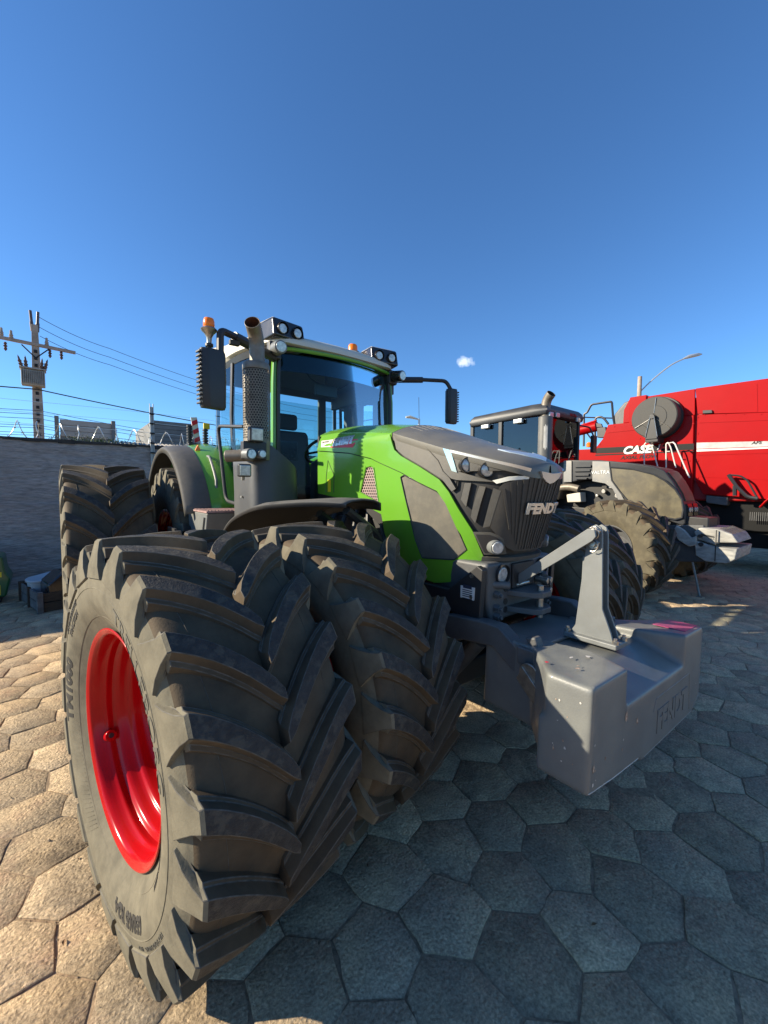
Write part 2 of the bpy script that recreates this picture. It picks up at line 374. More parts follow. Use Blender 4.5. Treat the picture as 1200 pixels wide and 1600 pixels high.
def inview(x, y, m=1.12):
    d = Vector((x, y, 0)) - CAM; w = d.dot(CF)
    if w < .2: return False
    u, v = d.dot(CR) / w * 635, d.dot(CU) / w * 635
    return abs(u) < 600 * m and -800 * m < v < 800
def hidden(x, y):   # under the near tyres, the weight or behind them
    return (-2.1 < x < -.85 and y > -.1 and y < 1.2) or (-1.9 < x < 4.3 and y > .6) or (-.9 < x < 2 and -.2 < y)
vis = sorted([c for c in cells if inview(*c) and not hidden(*c)], key=lambda c: (c[0] - CAM.x) ** 2 + (c[1] - CAM.y) ** 2)
near = set(vis[:300])
far_mb = MB()
for c in cells:
    if c in near:
        vs, fs = stone_geo(*c, True); me = bpy.data.meshes.new('paving_stone'); me.from_pydata(vs, [], fs)
        me.materials.append(stone_m); me.shade_smooth(); me.set_sharp_from_angle(angle=math.radians(50))
        o = bpy.data.objects.new('paving_stone', me); COL.objects.link(o); o.parent = ground
    else: far_mb.add(*stone_geo(*c, False))
o = far_mb.build('paving_field', stone_m, ground, smooth=50); o['kind'] = 'stuff'
# wind-blown dirt that fills and partly hides the joints
rows = []
for j in range(150):
    r = []
    for i in range(170):
        x, y = -4.2 + i * .045, -2.6 + j * .045
        z = -.0068 + .0085 * noise.noise(Vector((x * 1.25, y * 1.25, 3))) + .0045 * noise.noise(Vector((x * 8, y * 8, 5))) + .002 * noise.noise(Vector((x * 25, y * 25, 8)))
        r.append(Vector((x, y, gz(x, y) + min(z, .0012))))
    rows.append(r)
b = MB(); b.grid(rows); o = b.build('dirt_fill', ground_m, ground, smooth=60); o['kind'] = 'stuff'
# grit in the joints
gr = MB(); rs = random.Random(3)
for k in range(1500):
    x, y = rs.uniform(-3.6, 1.6), rs.uniform(-2.0, 3.2)
    if not inview(x, y): continue
    c = min(((x - p[0]) ** 2 + (y - p[1]) ** 2, p) for p in vis[:260])[1] if k % 2 else None
    if c:
        kk = rs.randrange(6); a, b = jit(*hexv(*c, kk)), jit(*hexv(*c, (kk + 1) % 6)); t = rs.random(); x, y = a[0] + (b[0] - a[0]) * t, a[1] + (b[1] - a[1]) * t
    r = rs.uniform(.0015, .005) * (2 if rs.random() < .04 else 1); z0 = gz(x, y) + (-.004 if c else .002)
    vs = [(x + r * rs.uniform(.6, 1.2) * math.cos(q), y + r * rs.uniform(.6, 1.2) * math.sin(q), z0) for q in (0, 1.6, 3.1, 4.7)] + [(x, y, z0 + r * 1.3)]
    gr.add(vs, [(0, 1, 4), (1, 2, 4), (2, 3, 4), (3, 0, 4)])
o = gr.build('grit', mat('grit_stone', (.3, .24, .17), .9, noise_amt=.5, nscale=60), smooth=0); tag(o, 'loose grit and small stones in the joints of the hexagonal paving', 'grit', kind='stuff')

# ------------------------------------------------------------------ back wall
wall_m = mat('rough_render', (.44, .40, .37), .95, col2=(.20, .185, .175), nscale=6.5, dust=.55, dustcol=(.22, .205, .19), dscale=1.1, bump=5, bscale=7, stretch=(1.2, 1, 7), detail=10)  # stretched dark streaks paint the shading of the ridges into the colour
WY = 7.63
wr = MB(); nx, nz = 330, 66; x0, x1 = -14, 26
def wall_pt(x, z):
    k = noise.noise(Vector((x * 1.1, 3, z * 11))) * .5 + noise.noise(Vector((x * 4.5, 9, z * 34))) * .5
    return Vector((x, WY - .02 - .036 * k, z))
top = 2.69
rows = [[wall_pt(x0 + (x1 - x0) * i / nx, top * j / nz - .1 * (j == 0)) for i in range(nx + 1)] for j in range(nz + 1)]
rows.append([Vector((r.x, WY + .18, top + .008 * noise.noise(Vector((r.x * 6, 0, 0))))) for r in rows[-1]])
rows.append([Vector((r.x, WY + .2, -.1)) for r in rows[-1]])
wr.grid(rows)
wall = empty('boundary_wall', (0, WY, 0), None, 'long rough grey rendered boundary wall behind the tractors', 'wall')
def rel(o, p):   # keep world-space mesh under a moved parent
    o.parent = p; o.matrix_parent_inverse = Matrix.Translation(-p.location) if p.rotation_euler.z == 0 else p.matrix_world.inverted(); return o
rel(wr.build('wall_face', wall_m, smooth=60), wall)
lm = mat('dark_lichen', (.05, .048, .045), .95, noise_amt=.5, nscale=8)
cp = MB()
for i in range(160):
    x = x0 + (x1 - x0) * i / 160; cp.box(x, x + (x1 - x0) / 160, WY - .045 - random.random() * .012, WY + .19, top - .02 - random.random() * .04, top + .012 + random.random() * .01)
rel(cp.build('coping', lm, smooth=0), wall)
# razor wire coils on top of the wall
wire_m = mat('galvanised_wire', (.55, .55, .53), .35, .8)
rw = MB(); pts = []; 
for i in range(0, 52 * 18):
    t = i / 18; a = 2 * math.pi * t; x = -6.5 + t * .30 + .05 * math.sin(t * 3.1)
    pts.append((x + .045 * math.cos(a * 1.0), WY + .08 + .17 * math.cos(a), top + .15 + .17 * math.sin(a)))
rw.tube(pts, .0075, 5)
for i in range(4, len(pts) - 2, 3):
    p = Vector(pts[i]); d = (Vector(pts[i + 1]) - p).normalized(); s = d.cross(Vector((0, 1, 0))).normalized()
    rw.add([p - d * .004, p + s * .022 + d * .01, p + s * .022 - d * .012], [(0, 1, 2)]); rw.add([p + d * .004, p - s * .022 + d * .01, p - s * .022 - d * .012], [(0, 1, 2)])
tag(rw.build('razor_wire', wire_m, smooth=40), 'loose coils of shiny razor wire along the top of the grey wall', 'razor wire')
# electric fence: posts and straight wires
post_m = mat('post_grey', (.42, .42, .41), .5, .5)
for k, (px_, lab) in enumerate(((-.715, 'pale perforated steel fence post bolted to the wall, left of the green tractor cab'),
                     )):
    e = empty('fence_post', (px_, WY - .07, 0), None, lab or 'pale perforated steel fence post fixed to the top of the wall', 'fence post')
    b = MB()
    for sx in (-1, 1): b.box(sx * .03 - .006, sx * .03 + .006, -.02, .02, 2.30, 3.56)
    b.box(-.03, .03, .012, .02, 2.3, 3.5); b.build('post_rail', post_m, e)
    b = MB()
    for z in (2.55, 2.75, 2.95, 3.15, 3.35): b.cyl((-.045, -.03, z), (.045, -.03, z), .016, n=8)
    b.build('insulator', mat('black_insulator', (.02, .02, .02), .4), e)['kind'] = 'stuff'
for z, wl in ((2.95, 'lowest'), (3.15, 'middle'), (3.35, 'topmost')):
    b = MB(); b.tube([(x, WY - .1, z - .012 * math.sin(x * 1.4)) for x in [-7 + i * .5 for i in range(60)]], .0035, 4)
    tag(b.build('fence_wire', wire_m), wl + ' of the three thin taut fence wires strung above the wall', 'wire', 'fence wires above the wall')
# ------------------------------------------------------------------ buildings beyond the wall
panel_m = mat('cladding_beige', (.34, .32, .29), .7, noise_amt=.25, nscale=2)
panel_d = mat('cladding_grey', (.16, .16, .155), .7, noise_amt=.25, nscale=2)
dark_gap = mat('dark_opening', (.02, .02, .022), .9)
roof_m = mat('fibre_cement_roof', (.36, .33, .29), .9, noise_amt=.35, nscale=3, stretch=(6, 1, 1))
e = empty('warehouse', (-1.4, 16, 0), None, 'low beige panelled warehouse top beyond the wall, between the utility pole and the fence post', 'building')
b = MB(); b.box(-.75, .78, 0, 4, 0, 3.66); b.build('wall', panel_d, e)
for i in range(3):
    b = MB(); b.box(-.74, .77, -.04 - .004 * (i % 2), .1, 3.60 + i * .195, 3.785 + i * .195); b.build('panel', panel_m, e, bevel=.008)
for x in (-.83, .80):
    b = MB(); b.box(x - .06, x + .06, -.1, .12, 0, 4.27); b.build('column', panel_d, e)
e = empty('storage_building', (1.85, 18, 0), None, 'dark grey clad building end beyond the wall, right of the fence post', 'building')
b = MB(); b.box(-.82, .82, .02, 5, 0, 4.75); b.build('wall', panel_d, e)
for i in range(9):
    b = MB(); b.box(-.84, .84, -.02, .03, 3.2 + i * .172, 3.355 + i * .172); b.build('cladding_board', panel_d, e, bevel=.006)
e = empty('shed', (.5, 13.5, 0), None, 'corrugated fibre cement shed roof showing just above the wall', 'building')
b = MB(); b.box(-1.2, 2.4, .3, 4, 0, 3.2); b.build('wall', panel_m, e)
rows = []
for j in range(2):
    rows.append([Vector((-1.3 + i * .0225, j * 2.4, 3.12 + j * .42 - .0 * i + .022 * math.sin(i * 1.05))) for i in range(180)])
b = MB(); b.grid(rows); b.build('roof', roof_m, e, smooth=80)
# weeds on the wall
leaf_m = mat('weed_leaf', (.05, .09, .02), .7, col2=(.1, .12, .03), nscale=20)
b = MB(); rs = random.Random(5)
for i in range(500):
    x = -1.65 + rs.gauss(0, .3); z = top + abs(rs.gauss(0, .06)); y = WY + rs.uniform(0, .16); s = rs.uniform(.01, .03)
    d = Vector((rs.gauss(0, 1), rs.gauss(0, 1), rs.gauss(.5, 1))).normalized(); q = d.orthogonal().normalized(); p = Vector((x, y, z))
    b.add([p, p + d * s + q * s * .35, p + d * s * 2, p + d * s - q * s * .35], [(0, 1, 2, 3)])
tag(b.build('wall_weeds', leaf_m, smooth=0), 'small green weeds growing on the wall top in front of the beige warehouse', 'weeds', kind='stuff')

# ------------------------------------------------------------------ utility pole
conc = mat('pole_concrete', (.42, .33, .26), .85, noise_amt=.35, nscale=5, bump=.5)
insul = mat('brown_insulator', (.09, .045, .035), .35)
PX0, PY0 = -2.80, 20
e = empty('utility_pole', (PX0, PY0, 0), None, 'concrete utility pole with crossarm and a grey transformer behind the wall', 'utility pole')
b = MB(); b.box(-.17, .17, -.14, .14, 0, 5, None); b.add([(-.17, -.14, 5), (.17, -.14, 5), (.17, .14, 5), (-.17, .14, 5), (-.10, -.1, 8.4), (.10, -.1, 8.4), (.10, .1, 8.4), (-.10, .1, 8.4)], [(0, 1, 5, 4), (1, 2, 6, 5), (2, 3, 7, 6), (3, 0, 4, 7), (4, 5, 6, 7)])
b.build('mast', conc, e, bevel=.01)
b = MB()
for z in [3.9 + .28 * k for k in range(14)]: b.box(-.05, .05, -.155, -.13, z, z + .12)
b.build('climbing_hole', dark_gap, e)['kind'] = 'stuff'
T1 = Matrix.Rotation(math.radians(2.5), 4, 'Y')
b = MB(); b.box(-2.1, .97, -.16, -.04, 7.53, 7.65, T1); b.build('crossarm', conc, e, bevel=.01)
for sx in (-1, 1):
    b = MB(); b.tube([(0, -.13, 7.05), (sx * .42, -.13, 7.5)], .025, 6); b.build('brace', soot, e)
for x, z in ((-1.0, 7.66), (-.72, 7.62), (.36, 7.58)):
    b = MB(); b.lathe([(0, .05), (.03, .075), (.06, .05), (.1, .08), (.13, .05), (.17, .07), (.24, .045), (.36, .04), (.38, 0)], 10, 'z', (x, -.1, z)); b.build('pin_insulator', conc, e, smooth=30)
for x in (-.9, .45, .82):
    b = MB(); b.lathe([(0, .03), (-.06, .06), (-.1, .03), (-.15, .07), (-.2, .035), (-.26, .06), (-.34, .02)], 10, 'z', (x, -.1, 7.5)); b.build('hanging_insulator', insul, e, smooth=30)
for sx in (-1, 1):
    b = MB(); b.cyl((sx * .08, 0, 8.25), (sx * .12, 0, 8.95), .05, .05, 8); b.cyl((sx * .07, 0, 8.15), (sx * .1, 0, 8.5), .07, .06, 8); b.build('cutout_fuse', insul, e)
tr = e
b = MB(); b.box(-.46, .27, -.62, -.2, 5.86, 6.48); b.build('transformer', mat('transformer_grey', (.36, .34, .3), .6, noise_amt=.3, nscale=4), e, bevel=.03)
for i in range(13):
    b = MB(); b.box(-.445 + i * .0575, -.425 + i * .0575, -.70, -.61, 5.92, 6.42); b.build('cooling_fin', MATS['transformer_grey'], e)
b = MB(); b.box(-.50, .31, -.72, -.15, 6.48, 6.53); b.build('transformer_lid', MATS['transformer_grey'], e, bevel=.01)
for x, dx in ((-.42, -.12), (-.30, -.02), (.16, .04), (.25, .12)):
    b = MB(); b.lathe([(0, .05), (.08, .075), (.1, .05), (.18, .075), (.2, .045), (.3, .065), (.32, .04), (.42, .03), (.52, .0)], 10, 'z', (0, 0, 0), T=Matrix.Translation((x, -.4, 6.52)) @ Matrix.Rotation(dx * 2, 4, 'Y')); b.build('bushing', insul, e, smooth=30)
cable_m = mat('cable', (.03, .03, .035), .6)
def cable(spans, r, lab, grp=None):
    b = MB(); path = []
    for p, q, sag, n in spans:
        p, q = Vector(p), Vector(q); path += [p.lerp(q, i / n) - Vector((0, 0, sag * 4 * (i / n) * (1 - i / n))) for i in range(n + (1 if q == Vector(spans[-1][1]) else 0))]
    b.tube(path, r, 4); tag(b.build('power_cable', cable_m), lab, 'cable', grp)
for k, (z, dz, nm) in enumerate(((8.75, 0, 'topmost'), (8.35, -.1, 'middle'), (8.0, -.15, 'lowest'))):
    m_ = (PX0 + 2.6, PY0 + 1.0, z - .45)
    cable([((PX0 + .15, PY0, z), m_, .1, 10), (m_, (PX0 + 26, PY0 + 9, z + .6 + dz), 1.1, 36)], .012, nm + ' of the three thin cables leaving the top of the utility pole to the right', 'upper cables from the utility pole')
cable([((PX0 - 6, PY0 + .3, 5.72), (PX0, PY0 - .16, 5.8), .05, 12), ((PX0, PY0 - .16, 5.8), (PX0 + 30, PY0 + 6, 6.2), .8, 40)], .028, 'thick dark cable crossing the sky just under the transformer of the utility pole')
NM = ('highest', 'second highest', 'third highest', 'middle', 'third lowest', 'second lowest', 'lowest')
for k, z in enumerate((4.95, 4.8, 4.62, 4.35, 4.25, 4.05, 3.95)):
    cable([((PX0 - 6, PY0 + .4, z + .02 * ((k * 7) % 3 - 1)), (PX0, PY0 - .15, z), .08, 10), ((PX0, PY0 - .15, z), (PX0 + 24, PY0 + 4, z - .25 + .04 * ((k * 5) % 4 - 1)), .55, 30)], .013, NM[k] + ' of the seven thin telephone cables low on the utility pole', 'low cables at the utility pole')

# ------------------------------------------------------------------ street lamps behind the machines
lamp_m = mat('lamp_grey', (.5, .5, .49), .4, .5)
e = empty('street_lamp', (29.25, 9.08, 0), None, 'tall street lamp with a curved arm above the red combine', 'street lamp')
b = MB(); b.cyl((0, 0, 0), (0, 0, 9.7), .19, .13, 12); b.build('column', conc, e)
b = MB(); b.tube(smoothpath([(0, 0, 8.6), (.7, -.55, 9.5), (1.7, -1.3, 10.5), (2.5, -1.9, 11.0)], 6), .045, 8); b.build('arm', lamp_m, e)
b = MB(); b.tube([(2.4, -1.8, 10.95), (2.7, -2.05, 11.1), (3.2, -2.45, 11.25), (3.4, -2.6, 11.28)], .12, 10, rs=[.05, .12, .11, .03]); b.build('lamp_head', lamp_m, e)
e = empty('antenna_mast', (15.9, 17.0, 0), None, 'short pole with a white lamp head and thin whip antenna behind the dark tractor cab', 'mast')
b = MB(); b.cyl((0, 0, 0), (0, 0, 6.35), .09, .07, 10); b.build('column', lamp_m, e)
b = MB(); b.tube([(0, 0, 6.3), (-.5, .3, 6.45), (-.75, .42, 6.42)], .08, 8, rs=[.04, .1, .06]); b.build('lamp_head', roof_white, e)
b = MB(); b.tube([(0, 0, 6.3), (-.05, 0, 7.7)], .015, 5); b.build('whip', cable_m, e)

# ------------------------------------------------------------------ clutter by the wall
wood = mat('old_wood', (.075, .048, .03), .8, noise_amt=.5, nscale=10, stretch=(1, 1, 8), bump=.4)
wood2 = mat('grey_wood', (.16, .15, .145), .85, noise_amt=.5, nscale=10, bump=.4)
e = empty('wooden_crate', (-2.383, 6.108, 0), None, 'low open wooden crate on the paving by the wall, left of the tractor wheels', 'crate'); e.rotation_euler.z = math.radians(13)
for s in (-1, 1):
    for k in range(2):
        b = MB(); b.box(-.28, .62, s * .55 - .012, s * .55 + .012, .01 + k * .14, .14 + k * .14); b.build('side_board', wood, e, bevel=.004)
    for k in range(2):
        b = MB(); x = -.28 if s < 0 else .62; b.box(x - .012, x + .012, -.535, .535, .012 + k * .14, .142 + k * .14); b.build('end_board', wood2, e, bevel=.004)
for x in (-.275, .615):
    for y in (-.56, 0, .56):
        b = MB(); b.box(x - .04, x + .03, y - .035, y + .025, 0, .31); b.build('corner_post', wood2 if y < 0 else wood, e, bevel=.005)
b = MB(); b.box(-.26, .6, -.53, .53, .01, .03); b.build('base', wood, e)
plastic_w = mat('white_tub', (.40, .46, .50), .4, noise_amt=.12, nscale=4)
e = empty('plastic_tub', (-2.46, 6.22, .04), None, 'pale round-ended plastic tub lying in the wooden crate by the wall', 'tub'); e.rotation_euler = (math.radians(8), math.radians(-5), math.radians(35))
def capsule(l, w, n=10): return [(l * math.copysign(1, math.cos(t) or 1) + w * math.cos(t), w * math.sin(t)) for t in [2 * math.pi * (i + .5) / (4 * n) for i in range(4 * n)]]
b = MB(); b.prism(capsule(.10, .11), 0, .36, 'z', taper=capsule(.13, .13)); b.build('tub_body', plastic_w, e, bevel=.02)
b = MB(); b.prism(capsule(.14, .14), .36, .40, 'z'); b.build('tub_lid', plastic_w, e, bevel=.015)
e = empty('black_case', (-2.20, 5.85, .05), None, 'dark ribbed plastic case resting in the front of the wooden crate', 'case'); e.rotation_euler.z = math.radians(12)
b = MB(); b.prism([(-.28, 0), (.3, 0), (.33, .3), (.22, .46), (-.12, .5), (-.3, .34)], -.25, .25, 'y'); b.build('case_body', black_gloss, e, bevel=.03, seg=3)
for y in (-.14, -.02, .1):
    b = MB(); b.box(-.1, .2, y - .02, y + .02, .47, .505); b.build('rib', black_plastic, e, bevel=.008)
b = MB(); b.tube(rnd_corner([(-.05, -.26, .25), (-.05, -.31, .25), (.15, -.31, .25), (.15, -.26, .25)], .03), .012, 6); b.build('handle', black_plastic, e)
jd = mat('dark_green_paint', (.008, .10, .03), .35, coat=.4, noise_amt=.2, nscale=4)
e = empty('green_implement', (-3.02, 6.75, 0), None, 'dark green farm implement with yellow stickers at the left edge, by the wall', 'implement')
b = MB(); b.prism([(-.9, .1), (.06, .1), (.12, .38), (.06, .52), (.04, .74), (-.12, .80), (-.9, .80)], -.25, .3, 'y'); b.build('hood', jd, e, bevel=.03, seg=3)
b = MB(); b.box(-.9, .0, -.22, .28, .02, .1); b.box(-.2, -.1, -.2, .2, 0, .03); b.build('frame', soot, e, bevel=.01)
b = MB(); b.box(-.06, .02, -.262, -.252, .42, .50); b.build('sticker', yellow_decal, e)
text_on('lettering', '2', .07, planeY(6.75 - .262), .0005, .001, soot, None, u0=-3.04, v0=.46).name = 'lettering'
bpy.data.objects['lettering'].parent = e; bpy.data.objects['lettering'].matrix_parent_inverse = Matrix.Translation((3.02, -6.75, 0))
b = MB(); b.box(-.12, .0, -.262, -.252, .14, .3); b.build('sticker', yellow_decal, e)
b = MB(); b.cyl((-.2, -.3, .16), (-.2, .35, .16), .16, n=20); b.build('roller', soot, e, bevel=.01)
# fallen leaves / dirt
b = MB(); rs = random.Random(9)
for i in range(60):
    x, y = rs.uniform(-3.6, 9), rs.uniform(-2.2, 5)
    s = rs.uniform(.008, .02); d = rs.uniform(0, 6.3); z = gz(x, y) + .006
    b.add([(x, y, z), (x + s * math.cos(d + .5), y + s * math.sin(d + .5), z + .004), (x + 2 * s * math.cos(d), y + 2 * s * math.sin(d), z + .002), (x + s * math.cos(d - .5), y + s * math.sin(d - .5), z + .005)], [(0, 1, 2, 3)])
tag(b.build('fallen_leaves', mat('dry_leaf', (.22, .12, .05), .8, noise_amt=.5, nscale=30), smooth=0), 'scattered dry leaves lying on the paving', 'leaves', kind='stuff')

# ------------------------------------------------------------------ wheels
def carcass(R, hw, rr, ld):
    """(x, r) of the outer skin from the crown centre to the bead"""
    k = (R - rr) / .40
    return [(0, R - ld - .002), (hw * .6, R - ld - .006), (hw - .035, R - ld - .02), (hw - .008, R - ld - .055 * k), (hw + .006, R - .15 * k),
            (hw + .016, R - .21 * k), (hw + .012, R - .27 * k), (hw - .006, R - .32 * k), (hw - .03, rr + .035), (hw - .045, rr + .008), (hw - .055, rr - .012)]
def side_x(C, r):
    P = C[3:]
    for (xa, ra), (xb, rb) in zip(P, P[1:]):
        if rb <= r <= ra: t = (ra - r) / (ra - rb); t = t; return xa + (xb - xa) * t
    return P[0][0]
def tyre_mesh(name, R, W, rr, N, ld=.058, crown=.012, fine=True, phase=0):
    hw = W / 2; C = carcass(R, hw, rr, ld); mb = MB(); k = (R - rr) / .40
    Cs = smoothpath([Vector((x, r, 0)) for x, r in C], 4 if fine else 2)
    prof = [(-v.x, v.y) for v in reversed(Cs)] + [(v.x, v.y) for v in Cs[1:]]
    n = 120 if fine else 72
    base = len(mb.f); mb.lathe(prof, n, 'x')
    # sidewall material on the flanks
    m = len(prof)
    for j in range(m - 1):
        s = (abs(prof[j][0]) + abs(prof[j + 1][0])) / 2; r = (prof[j][1] + prof[j + 1][1]) / 2
        if r < R - ld - .05 * k or s > hw - .012:
            for i in range(n): mb.m[base + j * n + i] = 2
    pitch = 2 * math.pi / N; La, Lb = .155 * k, .128 * k; Lt = La + Lb; Pn = min(1, 22 / N)
    def crownr(s): return R - crown * (s / hw) ** 2
    def pt(s, r, arc, a0): 
        th = a0 + arc / R
        return Vector((s, -r * math.cos(th), r * math.sin(th)))      # front of the wheel is -Y
    Pk = (R / N) / (.835 / 22)
    for sd in (-1, 1):
        for i in range(N):
            a0 = math.radians(phase) + i * pitch + (pitch / 2 if sd > 0 else 0)
            secs = []; us = [0, .08, .2, .35, .5, .65, .8, .93, 1] if fine else [0, .12, .4, .7, 1]
            for u in us:
                s = -.012 + u * (hw - .012 + .012); lag = La * u + Lb * (1 - (1 - u) ** 2)
                sl = (La + 2 * Lb * (1 - u)) / hw; cf = math.sqrt(1 + sl * sl)      # widen along the arc where the bar is oblique
                wt = (.0195 + .0125 * u) * cf * k ** .5; wb = wt + .013 * k; H = crownr(s)
                Rb = R - ld - .012 - .016 * max(0, u - .75) * 4
                if u == 0: wt *= .55; wb *= .85
                if u == .08: wt *= .92
                q = [( -wb - .024, Rb), (-wb - .018, R - ld + .011), (-wb, R - ld + .015), (-wt, H), (wt, H), (wb, R - ld + .015), (wb + .013, R - ld + .011), (wb + .018, Rb)]
                secs.append([pt(s * sd, r, lag + w, a0) for w, r in q])
            for s, r, sb, rb, wt, wb in ((hw - .002, R - .02, hw - .010, R - ld - .028, .030 * Pk, .052 * Pk), (hw + .008, R - .065 * k, hw - .006, R - .108 * k, .040 * Pk, .062 * Pk), (hw + .017, R - .115 * k, hw - .0015, R - .140 * k, .060 * Pk, .078 * Pk), (hw + .0185, R - .165 * k, hw + .002, R - .168 * k, .084 * Pk, .092 * Pk)):
                f = R / r; ws = wt + (wb - wt) * .45; sm = s + (sb - s) * .5; rm = r + (rb - r) * .5
                q = [((-wb - .006) * f, rb - .004, sb - .002), (-wb * f, rb, sb), (-ws * f, rm, sm), (-wt * f, r, s), (wt * f, r, s), (ws * f, rm, sm), (wb * f, rb, sb), ((wb + .006) * f, rb - .004, sb - .002)]
                secs.append([pt(ss * sd, rr_, Lt + w, a0) for w, rr_, ss in q])
            nu = len(us); o = len(mb.v)
            vs = [v for q in secs for v in q]; fs = []; ms = []
            for j in range(len(secs) - 1):
                for t in range(7):
                    fs.append((j * 8 + t, j * 8 + t + 1, (j + 1) * 8 + t + 1, (j + 1) * 8 + t)); ms.append((1 if j < nu - 1 else 2) if t == 3 else (0 if j < nu - 1 else 2))
            fs.append((1, 2, 3, 4, 5, 6)); ms.append(0); fs.append((0, 1, 6, 7)); ms.append(0)
            e_ = (len(secs) - 1) * 8; fs.append(tuple(e_ + t for t in (7, 6, 5, 4, 3, 2, 1, 0))); ms.append(2)
            mb.v += vs; mb.f += [tuple(a + o for a in f) for f in fs]; mb.m += ms
            # small mould seam across the void between two bars
            if fine:
                for u, dw in ((.38, .5), (.72, .5)):
                    s = -.022 + u * (hw + .010); lag = La * u + Lb * (1 - (1 - u) ** 2); a1 = pitch * R
                    w0, w1 = .058, a1 - .06; q = []
                    for j in range(5):
                        w = w0 + (w1 - w0) * j / 4; rb = R - ld - .004 - .006 * u
                        for ds, dr in ((-.003, -.006), (0, .0032), (.003, -.006)): q.append(pt((s + ds + .01 * j / 4) * sd, rb + dr, lag + w, a0))
                    mb.grid([q[x:x + 3] for x in range(0, 15, 3)], 0)
    me_o = mb.build(name, [rubber, rubber_top, rubber_side if fine else rubber_old, worn_edge], None, smooth=32)
    me = me_o.data; bpy.data.objects.remove(me_o); return me, C
front_me, FC = tyre_mesh('tyre', .835, .60, .447, 21, phase=8.2)
rear_me, RC = tyre_mesh('tyre', 1.055, .70, .56, 21, ld=.06)
old_me, OC = tyre_mesh('tyre', .85, .60, .40, 20, fine=False)
def rim_mesh(rr, hw, mats, dish=.40, deep=True):
    """outer flange at x=-hw+.035, open dish seen from -x, disc deep inside"""
    x0 = -hw + .038; b = MB()
    prof = [(x0 + .012, rr - .006), (x0 + .002, rr + .004), (x0 - .006, rr + .012), (x0 - .010, rr + .008), (x0 - .006, rr - .002), (x0 + .006, rr - .018), (x0 + .045, rr - .026),
            (x0 + .062, rr - .034), (x0 + .085, rr - .030), (x0 + .10, rr - .046), (x0 + .14, rr - .056), (x0 + .155, rr - .070), (x0 + .20, rr - .076), (x0 + .215, rr - .086), (x0 + .26, rr - .089), (x0 + .275, rr - .080), (x0 + .30, rr - .077), (x0 + dish, rr - .074)]
    P = [(v.x, v.y) for v in smoothpath([Vector((a, r, 0)) for a, r in prof], 3)]
    end = 2 * hw - .076
    P += [(x0 + end - .1, rr - .055), (x0 + end, rr - .02), (x0 + end + .012, rr + .006)]
    b.lathe(P, 180, 'x')
    o1 = b.build('barrel', mats, None, smooth=40); me1 = o1.data; bpy.data.objects.remove(o1)
    b = MB(); d = x0 + dish
    b.lathe([(d - .004, rr - .070), (d - .004, rr - .11), (d + .035, rr - .17), (d + .035, .20), (d - .01, .16), (d - .02, .10), (d - .02, .0)], 64, 'x')
    b.lathe([(d - .075, 0), (d - .075, .07), (d - .06, .08), (d - .02, .082)], 32, 'x')
    o2 = b.build('disc', mats, None, smooth=40); me2 = o2.data; bpy.data.objects.remove(o2)
    b = MB()
    for i in range(10):
        t = 2 * math.pi * i / 10; b.cyl((d + .036, .145 * math.cos(t), .145 * math.sin(t)), (d - .03, .145 * math.cos(t), .145 * math.sin(t)), .017, n=6)
    o3 = b.build('wheel_nuts', steel, None, smooth=30); me3 = o3.data; bpy.data.objects.remove(o3)
    return me1, me2, me3
RF = rim_mesh(.447, .30, red_rim, dish=.44); RR_ = rim_mesh(.56, .35, red_rim, dish=.3); RO = rim_mesh(.40, .30, iron_grey, dish=.2)
def obj_of(name, me, parent):
    o = bpy.data.objects.new(name, me); COL.objects.link(o); o.parent = parent; return o
def wheel(parent, loc, steer, tm, rims, flip=False, rot=0, bevel=True):
    w = empty('wheel', loc, parent); w.rotation_euler = (rot, 0, math.radians(steer))
    t = obj_of('tyre', tm, w)
    if bevel:
        m = t.modifiers.new('bevel', 'BEVEL'); m.width = .0042; m.segments = 2; m.limit_method = 'ANGLE'; m.angle_limit = math.radians(38); m.material = 3
    for nme, me in zip(('rim', 'disc', 'wheel_nuts'), rims):
        o = obj_of(nme, me, w)
        if flip: o.rotation_euler.z = math.pi
        if nme == 'wheel_nuts': o['kind'] = 'stuff'
    return w
# ------------------------------------------------------------------ green tractor
import math
# fendt hood plan curve shared by tracer and scene
HY0=.25; HN=3.0
def _tab():
    L=[];pa=None;s=0
    for i in range(401):
        ph=math.pi/2*i/400
        x=.42*math.sin(ph)**(2/HN);y=-1.0*math.cos(ph)**(2/HN)
        if pa: s+=math.hypot(x-pa[0],y-pa[1])
        pa=(x,y);L.append((s,x/.42,-y))
    return L
TAB=_tab();A0=TAB[-1][0]
def yn(z): return -.84+.16*max(-1,min(1.2,(2.0-z)/.6))
def wz(z): return .425-.03*max(0,(1.75-z)/.5)-.5*max(0,z-2.2)
def S(a,z):
    sg=-1 if a>=0 else 1; a=abs(a)
    if a>=A0: cx,cy,ex=1,0,a-A0
    else:
        lo,hi=0,400
        while hi-lo>1:
            m=(lo+hi)//2
            if TAB[m][0]<=a: lo=m
            else: hi=m
        s0,x0,y0=TAB[lo];s1,x1,y1=TAB[hi];t=(a-s0)/(s1-s0+1e-9)
        cx=x0+(x1-x0)*t;cy=y0+(y1-y0)*t;ex=0
    L=HY0-yn(z)
    return (sg*wz(z)*cx, HY0-L*cy+ex, z)

